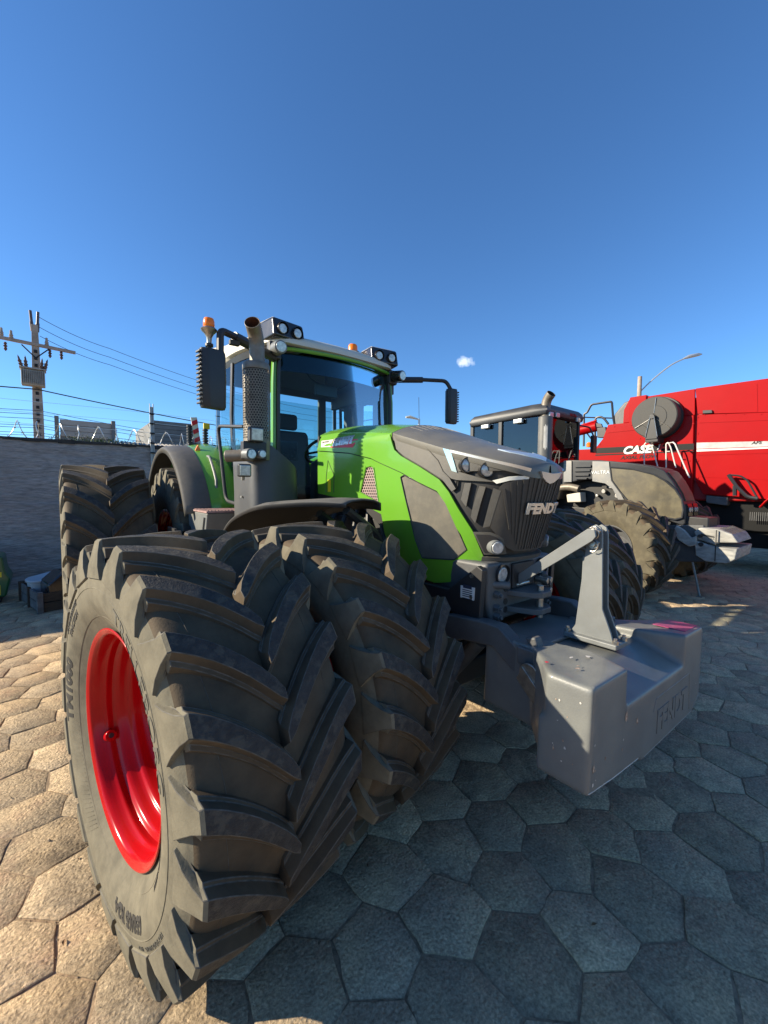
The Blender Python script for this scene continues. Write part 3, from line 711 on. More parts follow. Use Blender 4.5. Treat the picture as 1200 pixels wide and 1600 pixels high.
TR = empty('tractor', (0, 0, 0), None, 'large green tractor with red wheels and dual tyres, parked nearest the camera', 'tractor')
ST = 9.889; ZC = .795; KP = .95
def front_wheel(dx, side, rot, flip):
    a = math.radians(ST); c = side * KP
    return wheel(TR, (c + dx * math.cos(a), dx * math.sin(a), ZC), ST, front_me, RF, flip, rot)
w_out = front_wheel(-.929, -1, 0, False); w_in = front_wheel(-.158, -1, math.radians(4), False)
w_fi = front_wheel(.158, 1, math.radians(7), True); w_fo = front_wheel(.929, 1, math.radians(1), True)
for x, f, r in ((-1.905, False, .05), (-1.0, False, .2), (1.0, True, .1), (1.905, True, .25)):
    wheel(TR, (x, 3.16, 1.005), 0, rear_me, RR_, f, r)
def side_F(u, v, o, a0, C=FC):
    r = v; al = a0 + u / .62
    return Vector((-(side_x(C, r) + o), -r * math.sin(al), r * math.cos(al)))
def wtext(body, size, deg, r0, bold, sx=1, name='lettering', m=letter_rubber, thick=.003):
    bm = text_bm(body, size, bold)
    for v in bm.verts: v.co.x = v.co.x * sx; v.co.y += r0
    a0 = math.radians(deg)
    return map_flat(bm, lambda u, v, o: side_F(u, v, o, a0), .0, thick, (.02, .02), name, m, w_out)
wtext('TM1000', .082, 275, .578, .004, 1.25)
wtext('PROGRESSIVE', .036, 314, .628, .001, 1.15); wtext('TRACTION', .036, 314, .588, .001, 1.15)
wtext('TRELLEBORG', .085, 48, .590, .0, 1.35, m=mat('letter_worn', (.09, .085, .068), .8))
wtext('650/65 R34', .066, 156, .585, .003, 1.1)
wtext('TUBELESS   RADIAL', .024, 110, .535, .0, 1.2); wtext('MAX LOAD 5600 KG   158D', .02, 135, .655, .0, 1.2, m=MATS['letter_worn'])
for deg0 in range(205, 258, 3):
    pass
rib = MB()
for k in range(26):
    al = math.radians(206 + k * 2.1); r1, r2 = .52, .60
    q = [side_F(0, r, o, al + (r - .52) * .9 + dw) for r in (r1, .56, r2) for dw, o in ((-.004, -.001), (0, .0028), (.004, -.001))]
    rib.grid([q[0:3], q[3:6], q[6:9]])
rib.build('sidewall_ribs', rubber_side, w_out)['kind'] = 'stuff'
# bead ring lines on the sidewall
for r in (.512, .632):
    b = MB(); x = -(side_x(FC, r)); b.lathe([(x + .002, r - .004), (x - .002, r), (x + .002, r + .004)], 96, 'x'); b.build('sidewall_line', rubber_side, w_out)
# valve in the rim
b = MB(); xx = -.20; t = math.radians(190)
vy, vz = .414 * math.cos(math.radians(-22.5)), .414 * math.sin(math.radians(-22.5))
b.cyl((xx, vy, vz), (xx, vy * .93, vz * .93), .028, .024, 16); b.build('valve_boss', red_rim, w_out, bevel=.003)
b = MB(); b.cyl((xx, vy * .94, vz * .94), (xx, vy * .915, vz * .915), .011, n=10); b.build('valve', soot, w_out)

# chassis -----------------------------------------------------------
b = MB(); b.box(-.20, .20, -.35, 3.4, .72, 1.18); b.box(-.3, .3, 1.3, 3.5, .55, 1.25); b.build('chassis', black_plastic, TR, bevel=.02)
b = MB(); b.prism([(-.45, .72), (1.9, .72), (1.9, .42), (.9, .40), (-.3, .46)], -.34, .34, 'x'); b.build('belly_light_block', black_plastic, TR, bevel=.03)  # block added low under the chassis to keep sun off the ground
b = MB(); b.box(-.62, .62, -.10, .12, .62, .92); b.cyl((-1.9, -.16, ZC), (-.62, 0, ZC), .12, .17); b.cyl((1.9, .16, ZC), (.62, 0, ZC), .12, .17)
b.cyl((-.85, -.0, .5), (-.85, 0, 1.15), .13); b.cyl((.85, 0, .5), (.85, 0, 1.15), .13); b.build('front_axle', black_plastic, TR, bevel=.01)
b = MB(); b.cyl((-2.0, 3.16, 1.0), (2.0, 3.16, 1.0), .15, n=24); b.box(-.55, .55, 2.9, 3.5, .8, 1.3); b.build('rear_axle', black_plastic, TR, bevel=.01)
b = MB(); b.tube([(-.75, .25, .78), (-.2, .3, .72)], .035); b.tube([(-.6, -.3, .95), (-.62, .3, 1.0)], .05); b.build('steering_cylinder', iron_grey, TR)
b = MB(); b.box(-.36, .36, -.1, 1.3, 1.18, 1.6); b.box(-.30, .30, .9, 1.5, 1.1, 1.9); b.build('engine', soot, TR, bevel=.02)
b = MB()
for k in range(5): b.tube(smoothpath([(-.38, .1 + k * .2, 1.2), (-.42 - .02 * k, .2 + k * .18, 1.4), (-.36, .35 + k * .15, 1.65)], 5), .018, 6)
b.build('engine_hose', black_plastic, TR)['kind'] = 'stuff'

# bonnet --------------------------------------------------------------
CRS = [(0, 1.93), (.178, 1.944), (.387, 1.999), (.70, 2.078), (.877, 2.135), (1.12, 2.218), (1.45, 2.262), (1.9, 2.305), (2.2, 2.312)]
def zs(a):
    a = abs(a)
    for (p, q), (r, s) in zip(CRS, CRS[1:]):
        if a <= r: return q + (s - q) * (a - p) / (r - p)
    return CRS[-1][1]
def HF(u, v, o):
    e = .004; p = Vector(S(u, v)); n = (Vector(S(u + e, v)) - p).cross(Vector(S(u, v + e)) - p).normalized()
    if n.dot(Vector((p.x, min(0, p.y - .3), 0))) < 0: n = -n
    return p + n * o
AS = [2.2 - k * .05 for k in range(0, 45)] + [0.0]
def x_of(a): return abs(S(a, zs(a))[0])
def topz(a, t): return zs(a) + (.035 + .06 * min(1, a / 1.2)) * (1 - abs(t) ** 2.4)
YT = [(S(a, zs(a))[1], a) for a in AS]         # decreasing y
def top_xy(x, y):
    for (y1, a1), (y2, a2) in zip(YT, YT[1:]):
        if y2 <= y <= y1: a = a1 + (a2 - a1) * (y - y1) / (y2 - y1 + 1e-9); break
    else: a = AS[0] if y > YT[0][0] else .02
    X = max(.02, x_of(a) + .012); return topz(a, max(-1, min(1, x / X)))
def top_part(name, a_hi, a_lo, m, lift):
    rows = []; aa = [a_hi + (a_lo - a_hi) * k / 40 for k in range(41)]
    ts = [math.sin(math.pi / 2 * k / 12) for k in range(-12, 13)]
    for a in aa:
        p = S(max(a, .0001), zs(a)); X = abs(p[0]) + .012; yy = p[1] - .006 * (a < 1)
        r = [Vector((-X * .985, yy, zs(a) - .05)), Vector((-X, yy, zs(a) - .03))] + [Vector((X * t, yy, topz(a, t) + lift)) for t in ts] + [Vector((X, yy, zs(a) - .03)), Vector((X * .985, yy, zs(a) - .05))]
        rows.append(r)
    b = MB(); b.grid(rows); return b.build(name, m, TR, smooth=40)
top_part('bonnet_top', 2.2, 1.128, paint_green, 0)
top_part('bonnet_front', 1.118, 0, bonnet_grey, .002)
# core skin
b = MB(); rows = []
for k in range(0, 67):
    a = 2.19 - 4.38 * k / 66
    zb = 1.42 if abs(a) < .45 else (1.22 if abs(a) < .75 else 1.22 + min(.5, (abs(a) - .75) * .62))
    rows.append([HF(a, zb + (zs(a) - .01 - zb) * j / 24, -.012) for j in range(25)])
b.grid(rows); b.build('bonnet_core', soot, TR)
for k in (-1, 1):
    b = MB(); b.box(min(0, k * .41), max(0, k * .41), 1.19, 1.215, 1.7, 2.3); 
    b.build('bonnet_bulkhead', black_plastic, TR)
seam = [(2.162,2.165),(1.637,2.11),(1.346,2.05),(1.018,1.936)]
bound = [(1.135,2.243),(1.086,2.102),(1.02,2.054),(0.846,1.971),(0.687,1.887),(0.608,1.809),(0.527,1.704),(0.422,1.578),(0.33,1.426)]
gbot = [(0.35,1.376),(0.509,1.237),(0.667,1.209)]
gbot2 = [(0.924,1.24),(1.199,1.488),(1.234,1.637),(1.425,1.693)]
meshp = [(0.993,1.918),(0.705,1.808),(0.641,1.76),(0.446,1.453),(0.522,1.38),(0.787,1.363),(0.859,1.475),(1.025,1.905)]
vent = [(1.414,1.99),(1.353,1.998),(1.316,1.981),(1.254,1.721),(1.485,1.795)]
def up(poly, d=0): return [(a, min(z, zs(a) - .008)) for a, z in poly]
def mir(poly, s): return [(a * s, z) for a, z in poly]
def crease(a0, a1, n=10, d=.014): return [(a0 + (a1 - a0) * i / n, zs(a0 + (a1 - a0) * i / n) - d) for i in range(n + 1)]
for s in (-1, 1):
    sg = [(a, z) for a, z in seam]
    upper = crease(2.16, 1.135, 12) + [(a, z) for a, z in bound[1:]] + [(.35, 1.385)] + [(a, z) for a, z in [( .50, 1.46)]]
    # lower bonnet side: from rear bottom along the seam to the front tip
    lowp = [(2.16, 1.78)] + [(a, z - .004) for a, z in seam] + [(1.018, 1.93), (.975, 1.915)] + [(.86, 1.865), (.70, 1.806), (.625, 1.735), (.53, 1.58), (.34, 1.37)] + gbot + gbot2 + [(1.5, 1.715)]
    low = panel('side_panel', mir(lowp, s), HF, -.006, .010, paint_green, TR, cuts=(.04, .08), holes=[mir(meshp, s), mir(vent, s)])
    upp = [(a, z + .004) for a, z in reversed(seam)] + crease(2.16, 1.14, 12) + [(a - .006 if False else a + .004, z - .004) for a, z in bound[1:]] + [(.345, 1.378), (.53, 1.584), (.628, 1.738), (.70, 1.812), (.86, 1.872), (.975, 1.922)]
    panel('bonnet_side', mir(upp, s), HF, -.004, .016, paint_green, TR, cuts=(.04, .08))
    panel('air_mesh', mir([(a * .994 + .004, z) for a, z in meshp], s), HF, -.007, .006, mesh_plastic, TR, cuts=(.03, .06))
    # moulded edge round the mesh
    b = MB(); pth = [HF(a * s, z, .004) for a, z in meshp + meshp[:1]]
    pth2 = []
    for p_, q_ in zip(meshp + meshp[:1], meshp[1:] + meshp[:2]):
        for t in (0, .25, .5, .75): pth2.append(HF((p_[0] + (q_[0] - p_[0]) * t) * s, p_[1] + (q_[1] - p_[1]) * t, .004))
    b.tube(pth2 + pth2[:1], .004, 5); b.build('mesh_gasket', black_plastic, TR)
# honeycomb vents: hexagonal openings in a rose-tinted grey sheet
def perforated(F, poly, pitch, hole, off, name, m, parent, n=6, wrap=False, depth=.003):
    from mathutils.geometry import tessellate_polygon
    def inside(x, y):
        c = False
        for (x1, y1), (x2, y2) in zip(poly, poly[1:] + poly[:1]):
            if (y1 > y) != (y2 > y) and x < (x2 - x1) * (y - y1) / (y2 - y1) + x1: c = not c
        return c
    us = [p[0] for p in poly]; vs = [p[1] for p in poly]; b = MB(); R6 = pitch / math.sqrt(3)
    j = 0; v = min(vs)
    while v < max(vs) + pitch:
        u = min(us) + (j % 2) * pitch / 2
        while u < max(us) + pitch:
            if inside(u, v):
                o = []; i_ = []; i2 = []
                for k in range(6 if n == 6 else 12):
                    nn = 6 if n == 6 else 12
                    t = 2 * math.pi * k / nn + math.pi / 6
                    q = R6 if (k % 2 == 0 or n == 6) else pitch / 2
                    o.append(F(u + q * math.cos(t), v + q * math.sin(t), off)); i_.append(F(u + hole * math.cos(t), v + hole * math.sin(t), off)); i2.append(F(u + hole * math.cos(t), v + hole * math.sin(t), off - depth))
                nn = len(o)
                b.add(o + i_ + i2, [(k, (k + 1) % nn, (k + 1) % nn + nn, k + nn) for k in range(nn)] + [(k + nn, (k + 1) % nn + nn, (k + 1) % nn + 2 * nn, k + 2 * nn) for k in range(nn)])
            u += pitch
        v += pitch * math.sqrt(3) / 2; j += 1
    return b.build(name, m, parent, smooth=30)
vent_m = mat('vent_sheet', (.30, .20, .19), .5, dust=.3)
for s in (-1, 1):
    perforated(HF, mir(vent, s), .0245, .0095, .002, 'vent_grille', vent_m, TR)
    b = MB(); pth = [HF(a * s, z, .005) for a, z in vent + vent[:1]]; b.tube(pth, .006, 6); b.build('vent_frame', paint_green, TR)
    rec = [(1.518,2.011),(1.419,1.997),(1.491,1.795),(1.588,1.804)]
    panel('vent_scoop', mir(rec, s), HF, .002, .006, paint_green, TR)
# decals
wd = [(2.117,2.248),(1.912,2.241),(1.927,2.184),(2.083,2.193)]
rd = [(1.897,2.24),(1.517,2.208),(1.586,2.153),(1.923,2.177)]
for s in (-1, 1):
    panel('decal', mir(wd, s), HF, .0125, .0012, white_decal, TR); panel('decal', mir(rd, s), HF, .0125, .0012, red_decal, TR)
    F2 = (lambda u, v, o: HF(-u, v, o)) if s > 0 else HF
    text_on('badge_lettering', 'FENDT', .085, F2, .0137, .003, letter_silver, TR, bold=.003, cuts=(.03, .03), sx=1.15, u0=-1.745 * (1 if s > 0 else -1), v0=2.212)
    text_on('badge_lettering', '942 Vario', .03, F2, .0137, .001, soot, TR, cuts=(.03, .03), u0=-2.03 * (1 if s > 0 else -1), v0=2.228)
yl = [(1.982,1.901),(1.934,1.9),(1.934,1.796),(1.982,1.795)]
panel('yellow_label', yl, HF, .0045, .001, yellow_decal, TR)
b = MB()   # prop latch shadow gap on the side panel (Z-shaped cut)
zc = [(2.015,1.79),(2.009,1.928),(1.978,2.069),(1.879,1.941),(1.885,1.791)]
b.tube([HF(a, z, .004) for a, z in zc], .004, 5); b.build('panel_gap', black_plastic, TR)
# front fascia in dark grey
fas = [(a - .006, z) for a, z in bound]
fas = crease(1.105, 0, 16, .02) + [(0, 1.425), (.142, 1.414), (.248, 1.41), (.325, 1.425)] + [(a - .012, z) for a, z in reversed(bound[:-1])]
fas[-1] = (1.105, 2.2)
slots = [[(0.522,1.862),(0.481,1.862),(0.488,1.717),(0.53,1.763)], [(0.433,1.845),(0.394,1.839),(0.417,1.619),(0.453,1.659)], [(0.623,1.892),(0.574,1.88),(0.572,1.827)]]
hl = [(0.631,2.05),(0.569,2.041),(0.385,1.988),(0.175,1.933),(0.19,1.901),(0.274,1.889),(0.346,1.867),(0.43,1.89),(0.576,1.932)]
slot4 = [(0.35,1.833),(0.308,1.817),(0.329,1.608),(0.367,1.598)]
gril = [(.322, 1.835), (.30, 1.862), (.172, 1.905), (0, 1.90), (0, 1.45), (.15, 1.455), (.202, 1.477), (.325, 1.60)]
for s in (-1, 1):
    panel('fascia', mir(fas, s), HF, -.004, .012, dark_plastic, TR, cuts=(.03, .06), holes=[mir(q, s) for q in slots + [hl]])
    for q in slots:
        ca = sum(p[0] for p in q) / len(q); cz = sum(p[1] for p in q) / len(q)
        o = []
        b = MB(); n = len(q); vs = [HF(a * s, z, .009) for a, z in q] + [HF((ca + (a - ca) * .9) * s, cz + (z - cz) * .97, -.010) for a, z in q]
        b.add(vs, [(i, (i + 1) % n, (i + 1) % n + n, i + n) for i in range(n)]); b.build('slot_lip', dark_plastic, TR, smooth=0)
    q = slot4; panel('slot_blade', mir(q, s), HF, .008, .008, dark_plastic, TR)
    # headlamp
    ca = .4; cz = 1.95
    b = MB(); n = len(hl); hq = []
    vs = [HF(a * s, z, .009) for a, z in hl] + [HF(a * s, z, -.010) for a, z in hl]
    b.add(vs, [(i, (i + 1) % n, (i + 1) % n + n, i + n) for i in range(n)]); b.build('headlamp_lip', black_gloss, TR, smooth=0)
    chp = [(0.69,2.077),(0.639,2.062),(0.575,1.924),(0.612,1.936)]
    panel('headlamp_trim', mir(chp, s), HF, .007, .007, chrome, TR)
    for nm, q, m_ in (('headlamp_trim', [(0.639,2.064),(0.387,1.996),(0.173,1.947),(0.176,1.928),(0.384,1.981),(0.633,2.048)], letter_silver), ('daylight_strip', [(0.364,1.876),(0.286,1.898),(0.174,1.907),(0.174,1.888),(0.272,1.878),(0.339,1.858)], mat('daylight_strip_white', (.8, .78, .68), .3))):
        panel(nm, mir(q, s), HF, .006, .010, m_, TR, cuts=(.03, .03))
    for a, z, r in ((.521, 1.968, .047), (.408, 1.937, .044)):
        dd = Vector((-.55 * s, -.83, -.03)).normalized(); d = dd; c = HF(a * s, z, -.004)
        c2 = c + dd * .018
        b = MB(); b.cyl(c - d * .04, c2, r * 1.14, r * 1.06, 28, caps=False); b.build('lamp_ring', black_gloss, TR)
        b = MB(); e1 = dd.orthogonal().normalized(); e2 = dd.cross(e1)
        rows = [[c + dd * (.002 + .012 * math.cos(k / 6 * math.pi / 2)) + (e1 * math.cos(2 * math.pi * i / 28) + e2 * math.sin(2 * math.pi * i / 28)) * (r * .93 * math.sin(k / 6 * math.pi / 2) + 1e-4) for i in range(28)] for k in range(7)]
        b.grid(rows, closed=True); b.build('lamp_lens', lens_m, TR, smooth=60)
    # lower fog lamp
    fg = [(0.421,1.568),(0.316,1.57),(0.27,1.555),(0.237,1.533),(0.199,1.44),(0.331,1.432)]
    panel('lamp_surround', mir([(a, z) for a, z in fg], s), HF, .008, .008, dark_plastic, TR, cuts=(.03, .03))
    fi = [(0.4,1.555),(0.319,1.556),(0.277,1.542),(0.252,1.522),(0.224,1.453),(0.333,1.447)]
    panel('lamp_recess', mir(fi, s), HF, .0165, .002, black_plastic, TR, cuts=(.03, .03))
    c = HF(.292 * s, 1.478, -.02); dd = Vector((-.45 * s, -.88, -.02)).normalized()
    b = MB(); b.cyl(c - dd * .02, c + dd * .075, .046, .042, 28); b.build('lamp_body', grey_paint, TR, bevel=.004)
    b = MB(); b.cyl(c + dd * .075, c + dd * .082, .036, .034, 28); b.build('lamp_lens', lens_m, TR, bevel=.003)
    # small fins on the flat upper corner of the fascia (facet line)
    b = MB(); pth = [HF(a * s, z, .010) for a, z in [(0.816,2.093),(0.716,2.002),(0.673,1.935),(0.62,1.892)]]; b.tube(pth, .003, 5); b.build('facet_line', dark_plastic, TR)
# grille: sheet and standing ribs
panel('grille', mir(gril, 1), HF, .009, .006, mat('grille_black', (.036, .033, .03), .6, dust=.5, dustcol=(.11, .095, .07)), TR, cuts=(.03, .05))
panel('grille', mir(gril, -1), HF, .009, .006, MATS['grille_black'], TR, cuts=(.03, .05))
for k in range(-9, 10):
    a = k * .033
    zb = 1.462 if abs(a) < .16 else 1.462 + (abs(a) - .16) * .95; zt = 1.895 - max(0, abs(a) - .172) * .33
    if abs(a) > .29: zt = 1.83
    w = .0045 if k % 3 else .007
    panel('grille_rib', [(a * .72 - w, zb), (a * .72 + w, zb), (a + w, zt), (a - w, zt)], HF, .014, .005 if k % 3 else .008, MATS['grille_black'], TR, cuts=(0, .06))
text_on('badge_lettering', 'FENDT', .083, lambda u, v, o: HF(-u, v, o), .030, .010, letter_silver, TR, bold=.0045, cuts=(.02, .03), sx=1.22, u0=0, v0=1.718)
# nose blade emblem on the bonnet lip
def TF(u, v, o): return Vector((u, v, top_xy(u, v) + o))
emb = [(0, -.69), (.05, -.685), (.12, -.645), (.19, -.59), (.17, -.66), (.10, -.745), (0, -.80)]
for s in (-1, 1):
    panel('nose_blade', [(x * s, y) for x, y in emb], TF, .004, .006, mat('blade_silver', (.62, .64, .65), .3, .6), TR, cuts=(.03, .03))
    panel('nose_blade', mir([(0, 1.925), (.11, 1.935), (.085, 1.90), (.04, 1.875), (0, 1.865)], s), HF, .012, .014, MATS['blade_silver'], TR, cuts=(.02, .03))
for i in (-5, -4, -3, -2, -1, 1, 2, 3, 4, 5):
    x = i * .055; y1 = -.66 + abs(i) * .035
    panel('bonnet_rib', [(x - .004, .10), (x + .004, .10), (x * .92 + .004, y1), (x * .92 - .004, y1)], TF, .0, .0035, bonnet_grey, TR, cuts=(0, .08))
# lower front frame beneath the bonnet
for s in (-1, 1):
    X = -s * .385
    fr = [(-.40, 1.20), (-.62, 1.38), (-.66, 1.36), (-.64, 1.02), (-.36, 1.08), (.2, 1.12), (.2, 1.2)]
    b = MB(); b.prism(fr, X - .02, X + .02, 'x'); b.build('frame_plate', black_plastic, TR, bevel=.006)
    for y, z in ((-.585, 1.315), (-.585, 1.19)):
        b = MB(); b.cyl((X - s * .02, y, z), (X - s * .03, y, z), .012, n=6); b.build('bolt', steel, TR)
pl = [(-0.505,1.246),(-0.611,1.25),(-0.607,1.174),(-0.504,1.173)]
b = MB(); b.prism(pl, -.411, -.407, 'x'); b.build('type_plate', white_decal, TR)
pcy, pcz = sum(p[0] for p in pl) / 4, sum(p[1] for p in pl) / 4; prn = mat('print_dark', (.03, .035, .06), .5); b = MB()
for dz, h_, w_ in ((.035, .010, .032), (.014, .0025, .036), (.002, .0025, .036), (-.010, .0025, .036), (-.022, .0025, .036), (-.036, .0025, .036)): b.box(-.4125, -.411, pcy - w_, pcy + w_, pcz + dz - h_, pcz + dz + h_)
b.build('type_plate_print', prn, TR)['kind'] = 'stuff'
# bottom lip of the fascia and hitch casting
b = MB(); b.grid([[HF(a, z, o) for a in [(.34 - .68 * k / 24) for k in range(25)]] for z, o in ((1.42, -.02), (1.42, .022), (1.395, .018), (1.39, -.05))]); b.build('fascia_lip', dark_plastic, TR, smooth=40)
b = MB(); b.prism([(-.355, 1.39), (.355, 1.39), (.33, 1.17), (.30, 1.03), (-.30, 1.03), (-.345, 1.15)], -.655, -.2, 'y'); b.build('hitch_casting', iron_grey, TR, bevel=.025, seg=3)
b = MB(); b.box(-.12, .12, -.672, -.65, 1.21, 1.37); b.build('opening', soot, TR, bevel=.01)
for s in (-1, 1):
    b = MB(); b.cyl((s * .215, -.60, 1.315), (s * .215, -.675, 1.31), .06, .062, 24, caps=False); b.build('lamp_socket', black_plastic, TR)
    b = MB(); b.cyl((s * .215, -.62, 1.315), (s * .215, -.668, 1.31), .052, .046, 24); b.build('lamp_lens', lens_m, TR, bevel=.008)
    b = MB(); b.cyl((s * .30, -.63, 1.26), (s * .20, -.70, 1.25), .023); b.build('coupling', iron_grey, TR, bevel=.004)
    for z in (1.2, 1.12, 1.07):
        b = MB(); b.cyl((s * .27, -.65, z), (s * .27, -.69, z - .004), .024, .022, 6); b.cyl((s * .27, -.69, z - .004), (s * .27, -.705, z - .004), .012, n=10); b.build('bolt', iron_grey, TR, bevel=.002)
        b = MB(); b.cyl((s * .17, -.650, z + .02), (s * .17, -.658, z + .02), .020, n=16); b.build('hole', soot, TR)
for z in (1.19, 1.09):
    b = MB(); b.prism([(-.16, -.64), (.16, -.64), (.09, -.80), (.05, -.83), (-.05, -.83), (-.09, -.80)], z - .018, z + .018, 'z'); b.build('clevis_plate', iron_grey, TR, bevel=.006)
b = MB(); b.cyl((0, -.785, 1.04), (0, -.785, 1.24), .02, n=14); b.build('clevis_pin', steel, TR, bevel=.003)
b = MB()
for k in range(4): b.cyl((.16 + .045 * (k % 2), -.66, 1.24 - .07 * (k // 2)), (.17 + .045 * (k % 2), -.74, 1.235 - .07 * (k // 2)), .02, .02, 12)
b.build('hydraulic_coupler', steel, TR, bevel=.003)['kind'] = 'stuff'
# lower lift arms
for s in (-1, 1):
    X0 = s * .40
    arm = [(-.20, .98), (-.45, 1.06), (-.70, 1.08), (-.80, 1.08), (-.93, .99), (-1.02, .99), (-1.04, .90), (-.98, .84), (-.90, .86), (-.76, .955), (-.55, .93), (-.30, .80), (-.15, .80)]
    b = MB(); b.prism(arm, X0 - .045, X0 + .045, 'x'); b.build('lift_arm', iron_grey, TR, bevel=.012, seg=2)
    b = MB(); b.box(X0 - .07, X0 + .07, -1.04, -.93, .93, 1.02); b.prism([(-.98, 1.02), (-1.03, 1.02), (-1.01, 1.075), (-.95, 1.06)], X0 - .03, X0 + .03); b.build('hook_latch', iron_grey, TR, bevel=.01)
    b = MB(); b.cyl((X0 - .10, -1.03, .92), (X0 + .1, -1.03, .92), .032, n=20); b.cyl((X0 - .115, -1.03, .92), (X0 - .1, -1.03, .92), .05, n=20); b.build('hitch_ball', steel, TR, bevel=.004)
    b = MB(); b.prism([(-1.00, .95), (-1.09, .86), (-1.10, .78), (-1.05, .80), (-.97, .88)], X0 - .125, X0 - .117); b.build('guide_plate', steel, TR, bevel=.002)
    b = MB(); b.cyl((X0 * .8, -.35, .62), (X0 * .9, -.62, .93), .045, n=16); b.cyl((X0 * .75, -.15, .45), (X0 * .8, -.35, .62), .06, n=16); b.build('lift_ram', iron_grey, TR)

# front mudguards
def mudguard(s):
    out = [(1.24, 1.34), (1.15, 1.44), (1.02, 1.54), (.85, 1.615), (.62, 1.675), (.40, 1.715), (.22, 1.735), (.08, 1.742), (-.03, 1.735)]
    P = smoothpath([Vector((y, z, 0)) for y, z in out], 4); rows = []
    for k, p in enumerate(P):
        f = k / (len(P) - 1); xo = 1.30 if f < .62 else 1.30 - (f - .62) / .38 * .38; xi = .66
        y, z = p.x, p.y
        rows.append([Vector((s * xi, y, z - .055)), Vector((s * (xi + .0), y, z - .01)), Vector((s * (xi + .05), y, z + .006)), Vector((s * (xo + xi) / 2, y, z + .012)), Vector((s * (xo - .05), y, z + .004)), Vector((s * xo, y, z - .010)), Vector((s * xo, y, z - .030))])
    b = MB(); b.grid(rows); o = b.build('front_mudguard', mat('mudguard_black', (.022, .022, .023), .5, dust=.6, dup=.9, dustcol=(.19, .175, .145), dlo=.3, dhi=.5), TR, smooth=50)
    m = o.modifiers.new('thick', 'SOLIDIFY'); m.thickness = .012; m.offset = 1
    b = MB(); b.tube(rnd_corner([(s * .45, .3, 1.0), (s * .62, .3, 1.45), (s * .95, .25, 1.66)], .1), .03); b.tube(rnd_corner([(s * .45, .1, 1.0), (s * .60, .05, 1.5), (s * .9, .0, 1.69)], .1), .03)
    b.build('mudguard_bracket', soot, TR)
mudguard(-1); mudguard(1)

# cab ---------------------------------------------------------------
b = MB()
def roof_ring(z, ins, dz=0):
    pts = [(-.70 + ins, 1.50 + ins), (-.84 + ins, 1.95), (-.86 + ins, 2.45), (-.80 + ins, 3.0 - ins), (.80 - ins, 3.0 - ins), (.86 - ins, 2.45), (.84 - ins, 1.95), (.70 - ins, 1.50 + ins), (.45 - ins, 1.43 + ins), (0, 1.40 + ins), (-.45 + ins, 1.43 + ins)]
    P = [Vector((x, y, 0)) for x, y in pts]; n = len(P); out = []
    for i in range(n):
        p0, p1, p2, p3 = P[i - 1], P[i], P[(i + 1) % n], P[(i + 2) % n]
        for j in range(4):
            t = j / 4; q = .5 * ((2 * p1) + (p2 - p0) * t + (2 * p0 - 5 * p1 + 4 * p2 - p3) * t * t + (3 * p1 - p0 - 3 * p2 + p3) * t ** 3)
            out.append(Vector((q.x, q.y, z + dz * (q.y - 1.4))))
    return out
b.grid([roof_ring(z, i, d) for z, i, d in ((3.165, .10, .02), (3.15, .03, .02), (3.165, .0, .03), (3.20, .0, .08), (3.235, .03, .11), (3.27, .12, .115), (3.30, .30, .10), (3.32, .55, .085), (3.325, .68, .08))], closed=True)
rr_ = roof_ring(3.325, .68, .08); b.add(rr_, [tuple(range(len(rr_)))]); b.build('roof', roof_white, TR, smooth=50)
b = MB(); b.grid([roof_ring(z, i, d) for z, i, d in ((3.09, .10, .02), (3.09, .045, .02), (3.148, .025, .02), (3.16, .09, .02))], closed=True); b.build('roof_seal', black_plastic, TR, smooth=40)
b = MB(); r1 = roof_ring(3.085, .06, .02); b.add(r1, [tuple(range(len(r1)))]); b.build('headliner', lining, TR)
def pillar(name, path, w, d, m):
    b = MB(); n = len(path); rows = []
    for p in path: x, y, z = p; rows.append([Vector((x - w, y - d, z)), Vector((x + w, y - d, z)), Vector((x + w, y + d, z)), Vector((x - w, y + d, z))])
    b.grid(rows, closed=True); b.add(rows[0], [(0, 1, 2, 3)]); b.add(rows[-1], [(0, 1, 2, 3)]); return b.build(name, m, TR, bevel=.008)
for s in (-1, 1):
    pillar('front_pillar', [(s * .700, 1.53, 1.45), (s * .706, 1.52, 2.2), (s * .70, 1.52, 2.8), (s * .68, 1.54, 3.13)], .018, .03, paint_green)
    pillar('pillar_trim', [(s * .668, 1.50, 1.45), (s * .674, 1.49, 2.2), (s * .668, 1.49, 2.8), (s * .65, 1.51, 3.11)], .016, .02, black_plastic)
    pillar('rear_pillar', [(s * .78, 2.88, 1.6), (s * .80, 2.87, 2.4), (s * .79, 2.86, 3.12)], .02, .022, black_plastic)
    pillar('middle_pillar', [(s * .81, 2.30, 2.05), (s * .83, 2.28, 2.6), (s * .82, 2.26, 3.12)], .018, .03, black_plastic)
    b = MB(); b.prism([(1.52, 1.35), (2.7, 1.35), (2.9, 1.75), (2.9, 2.1), (2.3, 2.04), (1.9, 1.72), (1.55, 1.66)], s * .70, s * .76, 'x'); b.build('cab_side_sill', black_plastic, TR, bevel=.01)
    b = MB(); rows = []
    for z in [1.68 + (3.10 - 1.68) * k / 12 for k in range(13)]:
        bl = .035 * math.sin(math.pi * (z - 1.5) / 1.8)
        rows.append([Vector((s * (.715 + bl * .5 + .115 * math.sin(math.pi / 2 * min(1, t * 1.3))), 1.56 + 1.26 * t, z)) for t in [k / 10 for k in range(11)]])
    b.grid(rows); b.build('door_glass', glass_side, TR, smooth=80)
